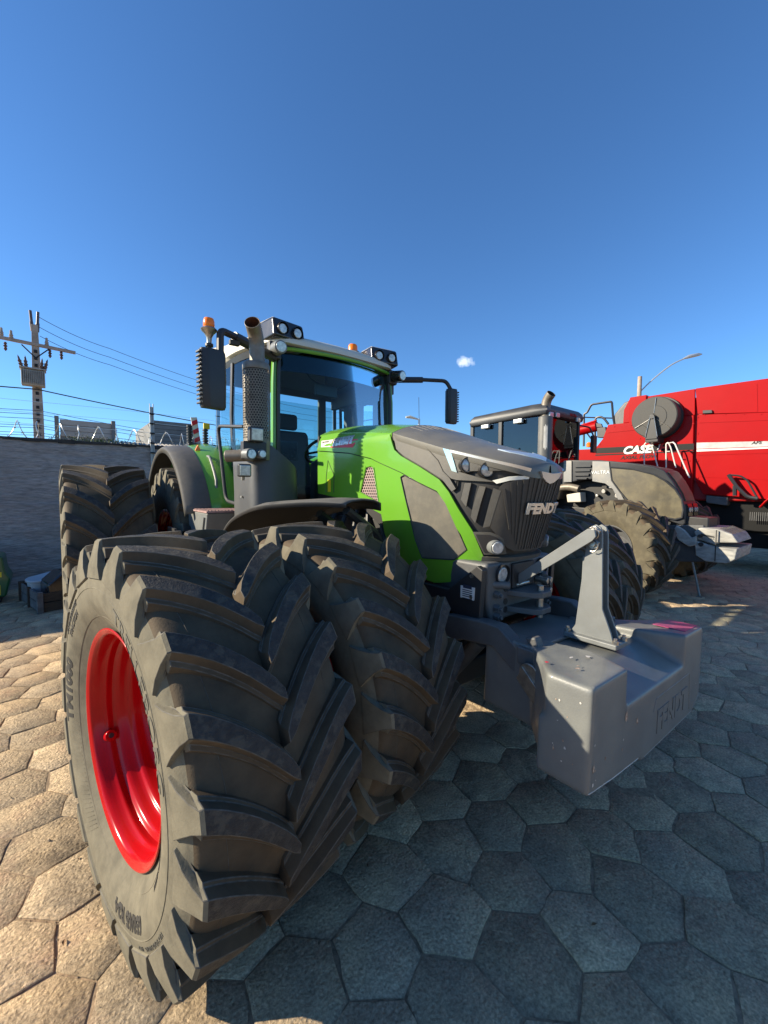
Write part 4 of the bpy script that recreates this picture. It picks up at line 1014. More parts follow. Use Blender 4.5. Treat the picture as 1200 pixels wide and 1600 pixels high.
# windscreen
b = MB(); rows = []
for k in range(17):
    z = 1.62 + (3.11 - 1.62) * k / 16
    rows.append([Vector((.655 * t, 1.50 - .13 * (1 - t * t) + .03 * ((z - 1.6) / 1.5) ** 2, z)) for t in [-1 + j / 10 for j in range(21)]])
b.grid(rows); b.build('windscreen', glass_front, TR, smooth=80)
b = MB(); b.grid([[Vector((v.x * .99, v.y + .012, v.z)) for v in r] for r in rows[-3:]]); b.build('sun_band', glass('sun_band_glass', (.02, .03, .05), 1.0), TR, smooth=80)
b = MB(); b.tube([Vector((.66 * t, 1.49 - .13 * (1 - t * t), 3.115)) for t in [-1 + j / 10 for j in range(21)]], .018, 6); b.build('roof_front_trim', paint_green, TR)
# wiper
b = MB(); b.box(.72, .76, 1.56, 1.88, 1.7, 3.1); b.build('far_door_lining', lining, TR, bevel=.01)
b = MB(); b.box(.73, .80, 1.57, 2.86, 2.92, 3.12); b.build('far_door_header', lining, TR, bevel=.01)
b = MB(); b.box(.76, .80, 2.50, 2.58, 1.7, 3.1); b.build('far_door_post', lining, TR, bevel=.01)
# rear window frame and far lining
b = MB(); b.box(-.78, .78, 2.86, 2.9, 1.3, 1.98); b.build('rear_wall', lining, TR)
b = MB(); b.box(-.78, .78, 2.86, 2.9, 3.04, 3.13); b.build('rear_header', lining, TR)
for x in (.60,):
    b = MB(); b.box(x - .06, x + .05, 2.85, 2.9, 1.97, 3.05); b.build('window_bar', lining, TR, bevel=.01)
b = MB(); b.box(-.76, .76, 2.87, 2.876, 1.98, 2.95); b.build('rear_glass', glass_side, TR)
b = MB(); b.box(-.69, .69, 1.56, 2.86, 1.3, 1.36); b.build('cab_floor', black_plastic, TR)
b = MB(); b.prism([(1.52, 1.3), (1.52, 2.05), (1.60, 2.14), (1.76, 2.1), (1.8, 1.36)], -.2, .66, 'x'); b.build('dashboard', black_plastic, TR, bevel=.03)
# seat, steering wheel, armrest, screens
b = MB(); b.box(-.26, .26, 2.12, 2.62, 1.72, 1.86); b.build('seat_cushion', seat_m, TR, bevel=.05, seg=3)
b = MB(); b.prism([(2.52, 1.82), (2.64, 1.82), (2.76, 2.5), (2.66, 2.56), (2.6, 2.5)], -.25, .25, 'x'); b.build('seat_back', seat_m, TR, bevel=.05, seg=3)
b = MB(); b.box(-.13, .13, 2.66, 2.76, 2.56, 2.76); b.build('headrest', seat_m, TR, bevel=.04, seg=3)
b = MB(); b.box(-.2, .2, 2.2, 2.55, 1.36, 1.72); b.build('seat_base', black_plastic, TR, bevel=.03)
b = MB(); T = Matrix.Translation((.02, 1.86, 2.24)) @ Matrix.Rotation(math.radians(-38), 4, 'X')
b.lathe([(.016 * math.sin(2 * math.pi * k / 8), .20 + .016 * math.cos(2 * math.pi * k / 8)) for k in range(9)], 32, 'z', T=T)
b.cyl(T @ Vector((0, 0, -.03)), T @ Vector((0, 0, .015)), .05); 
for t in (.3, 2.8, 4.7): b.cyl(T @ Vector((0, 0, 0)), T @ Vector((.2 * math.cos(t), .2 * math.sin(t), 0)), .013, n=6)
b.cyl(T @ Vector((0, 0, -.03)), (.02, 1.66, 1.6), .05, .07); b.build('steering_wheel', black_plastic, TR, smooth=50)
b = MB(); b.box(-.52, -.34, 2.05, 2.7, 1.9, 2.0); b.cyl((-.43, 2.1, 2.0), (-.43, 2.08, 2.14), .03); b.build('armrest', black_plastic, TR, bevel=.02)
b = MB(); b.box(-.56, -.28, 1.86, 1.9, 2.12, 2.32); b.cyl((-.42, 1.9, 2.2), (-.42, 2.06, 1.98), .015); b.build('terminal', black_gloss, TR, bevel=.01)
b = MB(); b.box(-.2, .06, 1.62, 1.66, 2.78, 2.90); b.cyl((-.07, 1.64, 2.9), (-.07, 1.64, 3.08), .01); b.build('interior_mirror', black_plastic, TR, bevel=.02)
b = MB(); b.tube(smoothpath([(-.3, 1.7, 3.08), (-.2, 1.7, 2.95), (.1, 1.75, 2.9), (.3, 1.8, 3.0)], 5), .008, 6); b.build('cord', black_plastic, TR)

# roof lamp pods
for s in (-1, 1):
    b = MB(); x0_, x1_ = (-.72, -.42) if s < 0 else (.42, .72)
    T = Matrix.Translation((s * .575, 1.50, 3.255)) @ Matrix.Rotation(math.radians(-s * 8), 4, 'Z')
    b.add([T @ Vector(v) for v in [(-.17, -.07, -.06), (.17, -.07, -.06), (.17, .16, -.07), (-.17, .16, -.07), (-.165, -.035, .115), (.165, -.035, .115), (.15, .22, .13), (-.15, .22, .13)]], [(0, 1, 5, 4), (1, 2, 6, 5), (2, 3, 7, 6), (3, 0, 4, 7), (4, 5, 6, 7), (0, 3, 2, 1)])
    b.build('lamp_pod', black_gloss, TR, bevel=.025, seg=3)
    b = MB(); b.add([T @ Vector(v) for v in [(-.15, .0, .118), (.15, .0, .118), (.14, .28, .13), (-.14, .28, .13), (-.13, .02, .135), (.13, .02, .135), (.12, .25, .15), (-.12, .25, .15)]], [(0, 1, 5, 4), (1, 2, 6, 5), (2, 3, 7, 6), (3, 0, 4, 7), (4, 5, 6, 7)])
    b.build('pod_cover', roof_white, TR, bevel=.01)
    for x in (-.085, .075):
        b = MB(); b.cyl(T @ Vector((x, -.02, .02)), T @ Vector((x, -.085, .016)), .056, .054, 24, caps=False); b.build('lamp_ring', black_gloss, TR)
        b = MB(); b.cyl(T @ Vector((x, -.02, .02)), T @ Vector((x, -.076, .016)), .047, .043, 24); b.build('lamp_lens', lens_m, TR, bevel=.008)
    c = Vector((s * .70, 1.45, 3.085)); d = Vector((-.1 * -s, -1, -.12)).normalized()
    b = MB(); b.cyl(c, c + d * .13, .062, .058, 24); b.build('round_lamp', grey_paint if s < 0 else black_gloss, TR, bevel=.008)
    b = MB(); b.cyl(c + d * .13, c + d * .137, .047, .045, 24); b.build('lamp_lens', lens_m, TR, bevel=.003)
    b = MB(); b.box(s * .70 - .06, s * .70 + .06, 1.46, 1.54, 3.0, 3.16); b.build('lamp_bracket', black_plastic, TR, bevel=.02)
# beacons
def beacon(c, r, h):
    x, y, z = c
    b = MB(); b.lathe([(0, r * 1.25), (.012, r * 1.45), (.02, r * 1.3), (.03, r)], 24, 'z', c); b.lathe([(0, 0), (0, r * 1.25)], 24, 'z', c); b.lathe([(-.09, .018), (-.05, .02), (-.02, r * .8), (0, r * 1.25)], 20, 'z', c); b.build('beacon_base', steel, TR)
    b = MB(); b.lathe([(.028, r * .95), (.03, r), (h * .8, r * .96), (h, r * .8), (h + .008, 0)], 24, 'z', c); b.build('beacon_lens', amber, TR, smooth=50)
beacon((-1.325, 1.30, 3.045), .043, .098)
b = MB(); b.tube([(-1.325, 1.30, 2.85), (-1.325, 1.30, 2.97)], .016, 8); b.cyl((-1.325, 1.30, 2.93), (-1.325, 1.30, 2.95), .03); b.build('beacon_stem', black_plastic, TR)
bz = at_y = None
beacon((.425, 1.87, 3.385), .055, .10)
# mirrors
def mirror(s, cx, cy, cz, h, w, d, m):
    b = MB(); T = Matrix.Translation((cx, cy, cz)) @ Matrix.Rotation(math.radians(s * -8), 4, 'Z')
    pr = [(-w, -.3 * d), (-w * .75, -d), (w * .55, -d * 1.05), (w, -d * .5), (w * .95, d * .45), (-w * .9, d * .45)]
    rows = []
    for z, k in ((-h, .90), (-h + .02, .985), (0, 1.03), (h - .02, 1.0), (h, .92)): rows.append([T @ Vector((x * k * -s * -1, y * k, z)) for x, y in pr])
    b.grid(rows, closed=True); b.add(rows[0], [tuple(range(6))]); b.add(rows[-1], [tuple(range(6))]); b.build('mirror_housing', black_plastic, TR, bevel=.015, seg=3)
    b = MB(); b.box(-w * .88, w * .88, d * .46, d * .5, -h * .92, h * .92, T); b.build('mirror_glass', chrome, TR)
    b = MB(); sx = -1 if s < 0 else 1
    for k in range(13):
        z = -h + .03 + k * (2 * h - .06) / 12
        b.box(*sorted((sx * (w + .0), sx * (w + .014))), -d * .75, d * .4, z - .007, z + .007, T)
    b.build('mirror_ribs', black_plastic, TR, bevel=.003)['kind'] = 'stuff'
mirror(-1, -1.335, 1.20, 2.650, .220, .10, .062, None)
mirror(1, 1.37, 1.20, 2.80, .20, .075, .055, None)
b = MB(); b.tube(rnd_corner([(-.70, 1.50, 3.02), (-1.0, 1.38, 3.06), (-1.255, 1.25, 3.06), (-1.265, 1.23, 2.86)], .05), .028, 10, rs=None); b.tube([(-.70, 1.50, 3.02), (-1.12, 1.33, 3.062)], .042, 10); b.build('mirror_arm', black_plastic, TR)
b = MB(); b.box(-1.17, -1.09, 1.28, 1.32, 2.98, 3.02); b.build('arm_latch', black_plastic, TR, bevel=.006)
b = MB(); b.tube(rnd_corner([(.70, 1.50, 3.06), (1.0, 1.38, 3.09), (1.32, 1.24, 3.10), (1.38, 1.20, 2.98)], .05), .022, 10); b.tube([(.70, 1.5, 3.06), (1.05, 1.36, 3.09)], .034, 10); b.build('mirror_arm', black_plastic, TR)
# exhaust
EX, EY = -1.0, 1.17
sh = [(-1.06, 1.56), (-1.062, 1.26), (-1.055, 1.16), (-1.01, 1.10), (-.90, 1.075), (-.76, 1.085), (-.67, 1.12), (-.63, 1.22), (-.60, 1.56)]
rows = []
def ztop(x): return 2.17 - max(0, (x + .90)) * .72 if x > -.90 else 2.17 - max(0, -.90 - x) * .25
P = smoothpath([Vector((x, y, 0)) for x, y in sh], 4)
for f in (0, .3, .6, .85, 1): rows.append([Vector((p.x, p.y + .06 * max(0, f - .6), 1.30 + (ztop(p.x) - 1.30) * f)) for p in P])
rows.append([Vector((p.x * .8 - .18, p.y * .6 + .57, ztop(p.x) + .03)) for p in P])
b = MB(); b.grid(rows); b.build('exhaust_shroud', mat('shroud_dark', (.05, .054, .06), .42, dust=.25, dup=.3, dustcol=(.2, .18, .14), bump=.12, bscale=250), TR, smooth=50)
for z in (1.5, 1.75, 2.02):
    b = MB(); b.cyl((-1.068, 1.34, z), (-1.08, 1.335, z), .009, n=8); b.build('bolt', steel, TR)
b = MB(); b.lathe([(2.1, .0), (2.1, .085), (2.80, .09), (2.81, .0)], 28, 'z', (EX, EY, 0)); b.build('muffler', soot, TR)
def CY(u, v, o):
    t = u / .107 - math.pi / 2 - .35; return Vector((EX + (.107 + o) * math.cos(t), EY + (.107 + o) * math.sin(t), v))
perforated(CY, [(-.28, 2.21), (.28, 2.21), (.28, 2.775), (-.28, 2.775)], .0225, .0080, 0, 'heat_shield', exhaust_steel, TR, n=12)
b = MB(); rows = [[CY(-.30 + .6 * i / 24, z, o) for i in range(25)] for z, o in ((2.772, 0), (2.775, .001), (2.815, .001), (2.83, -.008), (2.832, -.04))]; b.grid(rows); b.build('shield_band', exhaust_steel, TR)
b = MB(); rows = [[CY(-.31 + .62 * i / 24, z, o) for i in range(25)] for z, o in ((2.05, 0), (2.215, .0))]; b.grid(rows); b.build('shield_band', exhaust_steel, TR)
pp = smoothpath([(EX + .008, EY, 2.79), (EX + .008, EY, 2.92), (EX + .002, EY - .008, 3.00), (EX - .025, EY - .04, 3.07), (EX - .068, EY - .10, 3.112)], 6)
b = MB(); b.tube(pp, .060, 24, caps=False); o = b.build('exhaust_pipe', exhaust_steel, TR, smooth=60)
m = o.modifiers.new('thick', 'SOLIDIFY'); m.thickness = .004; m.offset = -1
b = MB(); b.tube(pp[4:], .0545, 24, caps=False); b.add([Vector(pp[-6]) + Vector((.058 * math.cos(t), .058 * math.sin(t), 0)) for t in [k * math.pi / 8 for k in range(16)]], [tuple(range(16))]); b.build('pipe_lining', rust_dark, TR, smooth=60)
# cluster of work lights on the exhaust
def sqlamp(c, r, d, name='work_light'):
    c = Vector(c); d = Vector(d).normalized(); q = d.to_track_quat('-Y', 'Z').to_matrix().to_4x4(); T = Matrix.Translation(c) @ q
    b = MB(); b.box(-r, r, -.02, .035, -r, r, T); b.build(name, black_plastic, TR, bevel=.014, seg=3)
    b = MB(); b.box(-r * .86, r * .86, -.026, -.018, -r * .86, r * .86, T); b.build('light_bezel', grey_paint, TR, bevel=.01)
    b = MB(); b.box(-r * .76, r * .76, -.031, -.024, -r * .76, r * .76, T); b.build('light_lens', led_m, TR, bevel=.008)
    b = MB(); b.tube([c - d * .03, c - d * .03 + Vector((0, .02, -r * 1.5))], .014, 6); b.build('light_bracket', steel, TR)
cl = [[(-1.074,2.238)][0], [(-1.122,2.087)][0], [(-1.035,2.092)][0], [(-1.168,1.958)][0]]
sqlamp((cl[0][0], 1.0, cl[0][1]), .058, (.02, -1, -.08)); sqlamp((cl[3][0], 1.0, cl[3][1]), .050, (-.1, -1, -.05))
for k, r in ((1, .045), (2, .036)):
    x, z = cl[k]; b = MB(); b.cyl((x - .02, 1.05, z), (x, .97, z - .004), r * .9, r, 24); b.build('round_light', grey_paint, TR, bevel=.006)
    b = MB(); b.cyl((x, .97, z - .004), (x, .963, z - .004), r * .8, r * .76, 24); b.build('light_lens', lens_m, TR, bevel=.003)
hx = [(-1.238,2.075),(-1.091,2.083)]
b = MB(); b.cyl((hx[0][0], 1.21, hx[0][1]), (hx[1][0] + .02, 1.07, hx[1][1]), .047, n=24); b.build('air_cleaner', exhaust_steel, TR, bevel=.008)
b = MB(); b.box(cl[0][0] - .09, cl[0][0] + .10, 1.03, 1.10, cl[1][1] - .04, cl[0][1] - .05); b.build('light_mount', black_plastic, TR, bevel=.01)
# grab rail beside the door
b = MB(); b.tube(rnd_corner([(-1.0, 1.47, 2.36), (-1.02, 2.13, 2.44), (-1.0, 1.98, 1.70), (-.98, 1.50, 1.66)], .09), .017, 10); b.build('grab_rail', black_plastic, TR)
b = MB(); b.cyl((-.86, 1.9, 2.16), (-.90, 1.9, 2.16), .04); b.tube([(-.88, 1.88, 2.2), (-.9, 1.85, 2.02)], .02); b.build('door_handle', black_plastic, TR, bevel=.006)
# step box
b = MB(); b.prism([(1.64, 1.60), (2.30, 1.60), (2.30, 1.0), (1.86, 1.0)], -1.27, -.62, 'x'); b.build('step_box', grey_paint, TR, bevel=.012)
b = MB()
b.box(-1.28, -.62, 1.62, 2.32, 1.603, 1.618)
for i in range(22):
    for j in range(20):
        b.box(-1.27 + i * .029, -1.255 + i * .029, 1.63 + j * .034, 1.645 + j * .034, 1.618, 1.627)
b.build('step_tread', mat('step_tread', (.36, .22, .20), .7, noise_amt=.4, nscale=12), TR)
b = MB(); b.prism([(1.70, 1.56), (1.80, 1.56), (1.95, 1.1), (1.90, 1.1)], -1.285, -1.27, 'x'); b.build('box_strap', grey_paint, TR)
b = MB(); b.box(-1.05, -.9, 1.655, 1.67, 1.53, 1.59); b.build('recess', soot, TR)
for k in range(3):
    b = MB(); b.box(-1.45, -1.0, 1.95 , 2.25, 1.25 - k * .3, 1.28 - k * .3); b.build('step', black_plastic, TR, bevel=.006)
b = MB(); b.box(-1.47, -1.45, 1.95, 2.25, .62, 1.45); b.build('step_side', black_plastic, TR)
b = MB(); b.box(.6, 1.25, 1.5, 2.4, .75, 1.55); b.build('fuel_tank', black_plastic, TR, bevel=.05)
# rear fenders
def fender(s):
    def row(t, prof): return [Vector((s * x, 3.16 - (1.20 + dr) * math.cos(t), 1.02 + (1.20 + dr) * math.sin(t) * (1.04))) for x, dr in prof]
    ts = [math.radians(26 + 134 * k / 30) for k in range(31)]
    P1 = [(1.335, -.045), (1.34, -.0), (1.325, .012), (1.22, .035), (1.12, .04), (1.115, .03)]
    b = MB(); b.grid([row(t, P1) for t in ts]); o = b.build('fender_flare', dark_plastic, TR, smooth=45); m = o.modifiers.new('t', 'SOLIDIFY'); m.thickness = .01; m.offset = 1
    P2 = [(1.115, .025), (1.112, .035), (1.02, .055), (.90, .075), (.80, .06), (.72, .02), (.70, -.05)]
    b = MB(); b.grid([row(t, P2) for t in ts]); o = b.build('rear_fender', paint_green, TR, smooth=45); m = o.modifiers.new('t', 'SOLIDIFY'); m.thickness = .008; m.offset = 1
    b = MB(); b.prism([(1.85, 1.6), (2.10, 1.58), (2.6, 2.0), (2.9, 2.15), (2.9, 1.4), (2.1, 1.3)], s * .70, s * .74, 'x'); b.build('fender_inner', paint_green, TR, bevel=.01)
fender(-1); fender(1)
# green cab corner by the door, marker, fender rail
b = MB(); b.prism([(2.10, 1.62), (2.0, 1.85), (2.25, 2.28), (2.9, 2.32), (2.9, 1.62)], -.80, -.70, 'x'); b.build('cab_corner_panel', paint_green, TR, bevel=.02, seg=3)
def FR(t, x, dr): return Vector((-x, 3.16 - (1.2 + dr) * math.cos(t), 1.02 + (1.2 + dr) * math.sin(t) * 1.04))
b = MB(); b.tube([FR(math.radians(a), 1.03 - (a - 38) * .001, .05 + (.04 if 40 < a < 62 else .0)) for a in (38, 41, 46, 52, 58, 62, 65)], .014, 8); b.build('fender_handle', grey_paint, TR)
T = Matrix.Translation(FR(math.radians(70), 1.06, .05)); b = MB(); b.prism([(-.03, 0), (0, -.05), (.03, 0), (0, .06)], -.02, .01, 'y', T); b.build('marker_lamp', amber, TR, bevel=.006)
# rear light stack, warning board
e0 = (-.86, 3.62)
b = MB(); b.box(-.96, -.62, 3.55, 3.75, 2.34, 2.40); b.build('board_bracket', black_plastic, TR, bevel=.01)
b = MB(); b.box(-.875, -.80, 3.60, 3.615, 2.40, 2.74, Matrix.Translation((-.84, 3.6, 2.4)) @ Matrix.Rotation(-.12, 4, 'Y') @ Matrix.Translation((.84, -3.6, -2.4))); b.build('warning_board', white_decal, TR)
for k in range(3):
    b = MB(); T = Matrix.Translation((-.84, 3.6, 2.4)) @ Matrix.Rotation(-.12, 4, 'Y') @ Matrix.Translation((.84, -3.6, -2.4))
    z = 2.41 + k * .11; b.prism([(-.874, z), (-.801, z + .03), (-.801, z + .085), (-.874, z + .055)], 3.594, 3.599, 'y', T); b.build('board_stripe', red_decal, TR)
for x, n in ((-.93, 7), (-.735, 6)):
    b = MB(); b.cyl((x, 3.62, 2.38), (x, 3.62, 2.62), .02)
    for k in range(n): b.cyl((x, 3.62, 2.40 + k * .035), (x, 3.62, 2.42 + k * .035), .036, n=12)
    b.build('hose_connector', black_plastic, TR)
b = MB(); b.box(-.76, -.68, 3.6, 3.63, 2.60, 2.68); b.build('rear_lamp', yellow_decal, TR, bevel=.01)

# ------------------------------------------------------------------ grey front weight
WT = empty('front_weight', (0, -1.1, .52), None, 'big grey cast weight block with one magenta corner, on the green tractor nose', 'weight')
wt_m = mat('weight_grey', (.135, .142, .138), .42, dust=.4, dup=.85, dustcol=(.33, .32, .25), bump=.25, bscale=120, col2=(.10, .105, .108), nscale=5, coat=.12)
TW = Matrix.Rotation(math.radians(2.0), 4, 'Y') @ Matrix.Translation((0, .0, 0))
def wloc(v):  # world -> weight local with a slight list
    v = Vector(v) - Vector((0, -1.1, .52)); return v
WT.rotation_euler = (0, math.radians(2.4), 0)
def ear(s):
    top = [(-.735, -1.235), (-.735, -1.425), (-.405, -1.425), (-.36, -1.36), (-.28, -1.20), (-.30, -1.10), (-.42, -1.05)]
    return [(x * -s, y) for x, y in top]
# body below the shelf
bot = 0.52
def body_section():
    # front outline (x, z): shelf level with ears at both ends
    return [(-.74, .60), (-.735, 1.03), (-.40, 1.035), (-.355, .985), (-.335, .885), (-.30, .855), (.30, .855), (.345, .885), (.385, .99), (.43, 1.035), (.735, 1.03), (.74, .60), (.60, .535), (-.18, .535), (-.20, .555), (-.5, .575)]
# body with the sunken shelf, two end blocks and the rear deck, fused into one casting
def solid(vs, fs):
    b = MB(); b.add(vs, fs); return b.build('tmp', wt_m, None, smooth=0)
def prism_obj(poly, z0, z1, low=None, ztop=None):
    n = len(poly); low = low or poly
    return solid([wloc((x, y, (ztop[i] if ztop else z1))) for i, (x, y) in enumerate(poly)] + [wloc((x, y, z0)) for x, y in low], [tuple(range(n)), tuple(range(n, 2 * n))] + [(i, (i + 1) % n, (i + 1) % n + n, i + n) for i in range(n)])
parts_ = []
lowx = [(-.735, .60), (-.50, .575), (-.20, .555), (-.18, .535), (.60, .535), (.735, .60), (.735, .84), (-.735, .84)]
n = len(lowx); parts_.append(solid([wloc((x, y, z)) for y in (-1.425, -1.20) for x, z in lowx], [tuple(range(n)), tuple(range(n, 2 * n))] + [(i, (i + 1) % n, (i + 1) % n + n, i + n) for i in range(n)]))
shelf = [(-1.425, .80), (-1.425, .862), (-1.41, .868), (-1.27, .945), (-1.22, .965), (-.70, .965), (-.70, .60), (-1.2, .60)]
n = len(shelf); parts_.append(solid([wloc((x, y, z)) for x in (-.44, .44) for y, z in shelf], [tuple(range(n)), tuple(range(n, 2 * n))] + [(i, (i + 1) % n, (i + 1) % n + n, i + n) for i in range(n)]))
for s in (-1, 1):
    tp = [(s * x, y) for x, y in [(.735, -1.425), (.40, -1.425), (.345, -1.32), (.30, -1.20), (.30, -.80), (.45, -.80), (.48, -1.02), (.60, -1.13), (.735, -1.235)]]
    zt = [1.03, 1.035, 1.035, 1.03, 1.0, 1.0, 1.015, 1.02, 1.03]
    parts_.append(prism_obj(tp, .605, 1.03, [(x * (1.0 if abs(x) > .5 else .97), y) for x, y in tp], zt))
base = parts_[0]
for o in parts_[1:]:
    m = base.modifiers.new('u', 'BOOLEAN'); m.operation = 'UNION'; m.solver = 'EXACT'; m.object = o
dg = bpy.context.evaluated_depsgraph_get(); dg.update(); me = bpy.data.meshes.new_from_object(base.evaluated_get(dg))
for o in parts_: bpy.data.objects.remove(o)
me.name = 'casting'; me.shade_smooth(); me.set_sharp_from_angle(angle=math.radians(30))
o = bpy.data.objects.new('casting', me); COL.objects.link(o); o.parent = WT
m = o.modifiers.new('cast', 'REMESH'); m.mode = 'VOXEL'; m.voxel_size = .0085; m.use_smooth_shade = True
m = o.modifiers.new('round', 'SMOOTH'); m.factor = .5; m.iterations = 22
dg = bpy.context.evaluated_depsgraph_get(); dg.update(); me = bpy.data.meshes.new_from_object(o.evaluated_get(dg)); o.modifiers.clear(); o.data = me; me.shade_smooth()
b = MB(); b.prism([(-.30, -.66), (.30, -.66), (.36, -.80), (.36, -.98), (-.36, -.98), (-.36, -.80)], .965, .985, 'z'); o = b.build('deck_rim', wt_m, WT, bevel=.008)
for v in o.data.vertices: v.co = wloc(v.co)
mg = mat('magenta_paint', (.30, .03, .12), .35, dust=.2, dup=.6, dustcol=(.5, .35, .35), coat=.2)
b = MB(); b.add([wloc(v) for v in [(.48, -1.40, 1.033), (.712, -1.40, 1.028), (.712, -1.255, 1.028), (.48, -1.235, 1.033), (.48, -1.40, 1.0365), (.712, -1.40, 1.0325), (.712, -1.255, 1.0325), (.48, -1.235, 1.0365)]], [(4, 5, 6, 7), (0, 1, 5, 4), (1, 2, 6, 5), (2, 3, 7, 6), (3, 0, 4, 7)])
b.build('magenta_patch', mg, WT)
# embossed frame and letters on the front
for q in ([(-.02, .80), (.50, .80), (.50, .79), (-.02, .79)], [(-.02, .80), (-.03, .80), (-.06, .74), (-.05, .74)], [(.50, .80), (.51, .80), (.54, .58), (.53, .58)]):
    b = MB(); b.prism(q, -1.4275, -1.42, 'y'); o = b.build('embossed_line', wt_m, WT, bevel=.002)
    for v in o.data.vertices: v.co = wloc(v.co)
o = text_on('embossed_lettering', 'FENDT', .155, planeY(-1.424), .0, .005, wt_m, WT, bold=.006, cuts=(0, 0), sx=.98, u0=.23, v0=.665)
for v in o.data.vertices: v.co = wloc(v.co)
# paint chips
chip = mat('rusty_chip', (.22, .10, .05), .85, col2=(.5, .42, .33), nscale=90); pale = mat('bare_chip', (.5, .47, .42), .6)
rs = random.Random(11)
def chipat(c, r, ax, m, parent=WT, name='paint_chip', el=1):
    b = MB(); n = 9; o = []
    for k in range(n):
        t = 2 * math.pi * k / n; q = r * rs.uniform(.6, 1.2)
        o.append((q * math.cos(t), q * el * math.sin(t)))
    def P(u, v, d): return {'y': (c[0] + u, c[1] - d, c[2] + v), 'z': (c[0] + u, c[1] + v, c[2] + d), 'x': (c[0] - d, c[1] + u, c[2] + v)}[ax]
    b.add([wloc(P(u, v, .0008)) for u, v in o] + [wloc(P(0, 0, .0014))], [(k, (k + 1) % n, n) for k in range(n)]); b.build(name, m, parent, smooth=0)
for c, r, ax, m, el in (((-.40, -1.426, .82), .014, 'y', chip, 1.8), ((-.27, -1.426, .765), .011, 'y', chip, 1.6), ((-.70, -1.426, .80), .006, 'y', pale, 1), ((-.70, -1.426, .705), .010, 'y', chip, 1.6), ((-.70, -1.4255, .64), .007, 'y', pale, 1.2),
                    ((-.60, -1.30, 1.036), .013, 'z', chip, .6), ((-.57, -1.285, 1.036), .010, 'z', chip, .4), ((-.50, -1.22, 1.036), .016, 'z', pale, .5), ((-.64, -1.18, 1.032), .012, 'z', red_decal, .8), ((-.42, -1.26, 1.036), .012, 'z', pale, 1), ((.44, -1.3, 1.036), .009, 'z', chip, 1)):
    chipat(c, r, ax, m, el=el)
for k in range(26):
    if k % 2: chipat((rs.uniform(-.7, .68), -1.426, rs.uniform(.60, .80)), rs.uniform(.002, .005), 'y', chip if k % 4 == 1 else pale, el=rs.uniform(.8, 1.8))
    else: chipat((-.736, rs.uniform(-1.39, -1.27), rs.uniform(.66, .98)), rs.uniform(.002, .005), 'x', chip if k % 4 == 0 else pale, el=rs.uniform(.8, 1.8))
# worn pale bottom edge
b = MB(); b.tube([wloc(v) for v in [(-.725, -1.4225, .614), (-.5, -1.4225, .588), (-.22, -1.4225, .569)]], .0025, 5); b.tube([wloc(v) for v in [(-.15, -1.4225, .549), (.2, -1.4225, .549), (.58, -1.4225, .549), (.72, -1.4225, .612)]], .002, 5); b.build('worn_edge', pale, WT)
# upright bracket and top link
b = MB(); b.box(-.075, .075, -1.25, -.965, .985, 1.015); o = b.build('bracket_foot', grey_paint, WT, bevel=.008)
for v in o.data.vertices: v.co = wloc(v.co)
for x, y in ((-.055, -1.235), (.055, -1.235), (-.055, -.98), (.055, -.98)):
    b = MB(); b.cyl((x, y, 1.012), (x, y, 1.032), .016, n=6); b.cyl((x, y, 1.03), (x, y, 1.045), .009, n=8); o = b.build('bolt', steel, WT)
    for v in o.data.vertices: v.co = wloc(v.co)
side = [(-.985, 1.01), (-1.22, 1.01), (-1.205, 1.06), (-1.155, 1.18), (-1.135, 1.585), (-1.125, 1.62), (-1.10, 1.635), (-1.07, 1.62), (-1.058, 1.585), (-1.015, 1.06)]
for x in (-.042, .028):
    b = MB(); b.prism(side, x, x + .014, 'x'); o = b.build('bracket_plate', grey_paint, WT, bevel=.003)
    for v in o.data.vertices: v.co = wloc(v.co)
b = MB(); b.box(-.028, .028, -1.10, -1.03, 1.02, 1.45); o = b.build('bracket_web', grey_paint, WT, bevel=.003)
for v in o.data.vertices: v.co = wloc(v.co)
for z in (1.595, 1.53):
    b = MB(); b.cyl((-.075, -1.098, z), (.06, -1.098, z), .017, n=16); b.cyl((-.062, -1.098, z), (-.045, -1.098, z), .032, n=6); o = b.build('bracket_bolt', steel, WT, bevel=.002)
    for v in o.data.vertices: v.co = wloc(v.co)
    b = MB(); b.tube([wloc((-.07, -1.098 + .03 * math.cos(t), z - .01 + .034 * math.sin(t))) for t in [k * .5 for k in range(11)]], .003, 5); b.build('split_pin', steel, WT)
TL = empty('top_link', (0, -.66, 1.23), None, 'flat grey steel link bar from the tractor nose to the upright bracket of the weight', 'link bar')
b = MB(); q = [(-.66, 1.19), (-.66, 1.27), (-1.10, 1.62), (-1.125, 1.60), (-1.115, 1.555)]; q = [(y + .66, z - 1.23) for y, z in [(-.61, 1.185), (-.60, 1.245), (-1.085, 1.615), (-1.12, 1.61), (-1.128, 1.575), (-1.11, 1.55)]]
b.prism(q, -.06, -.046, 'x'); b.build('link_bar', grey_paint, TL, bevel=.003)
b = MB(); b.cyl((-.08, .0 , .0), (.06, .0, .0), .016); b.build('link_pin', steel, TL, bevel=.002)
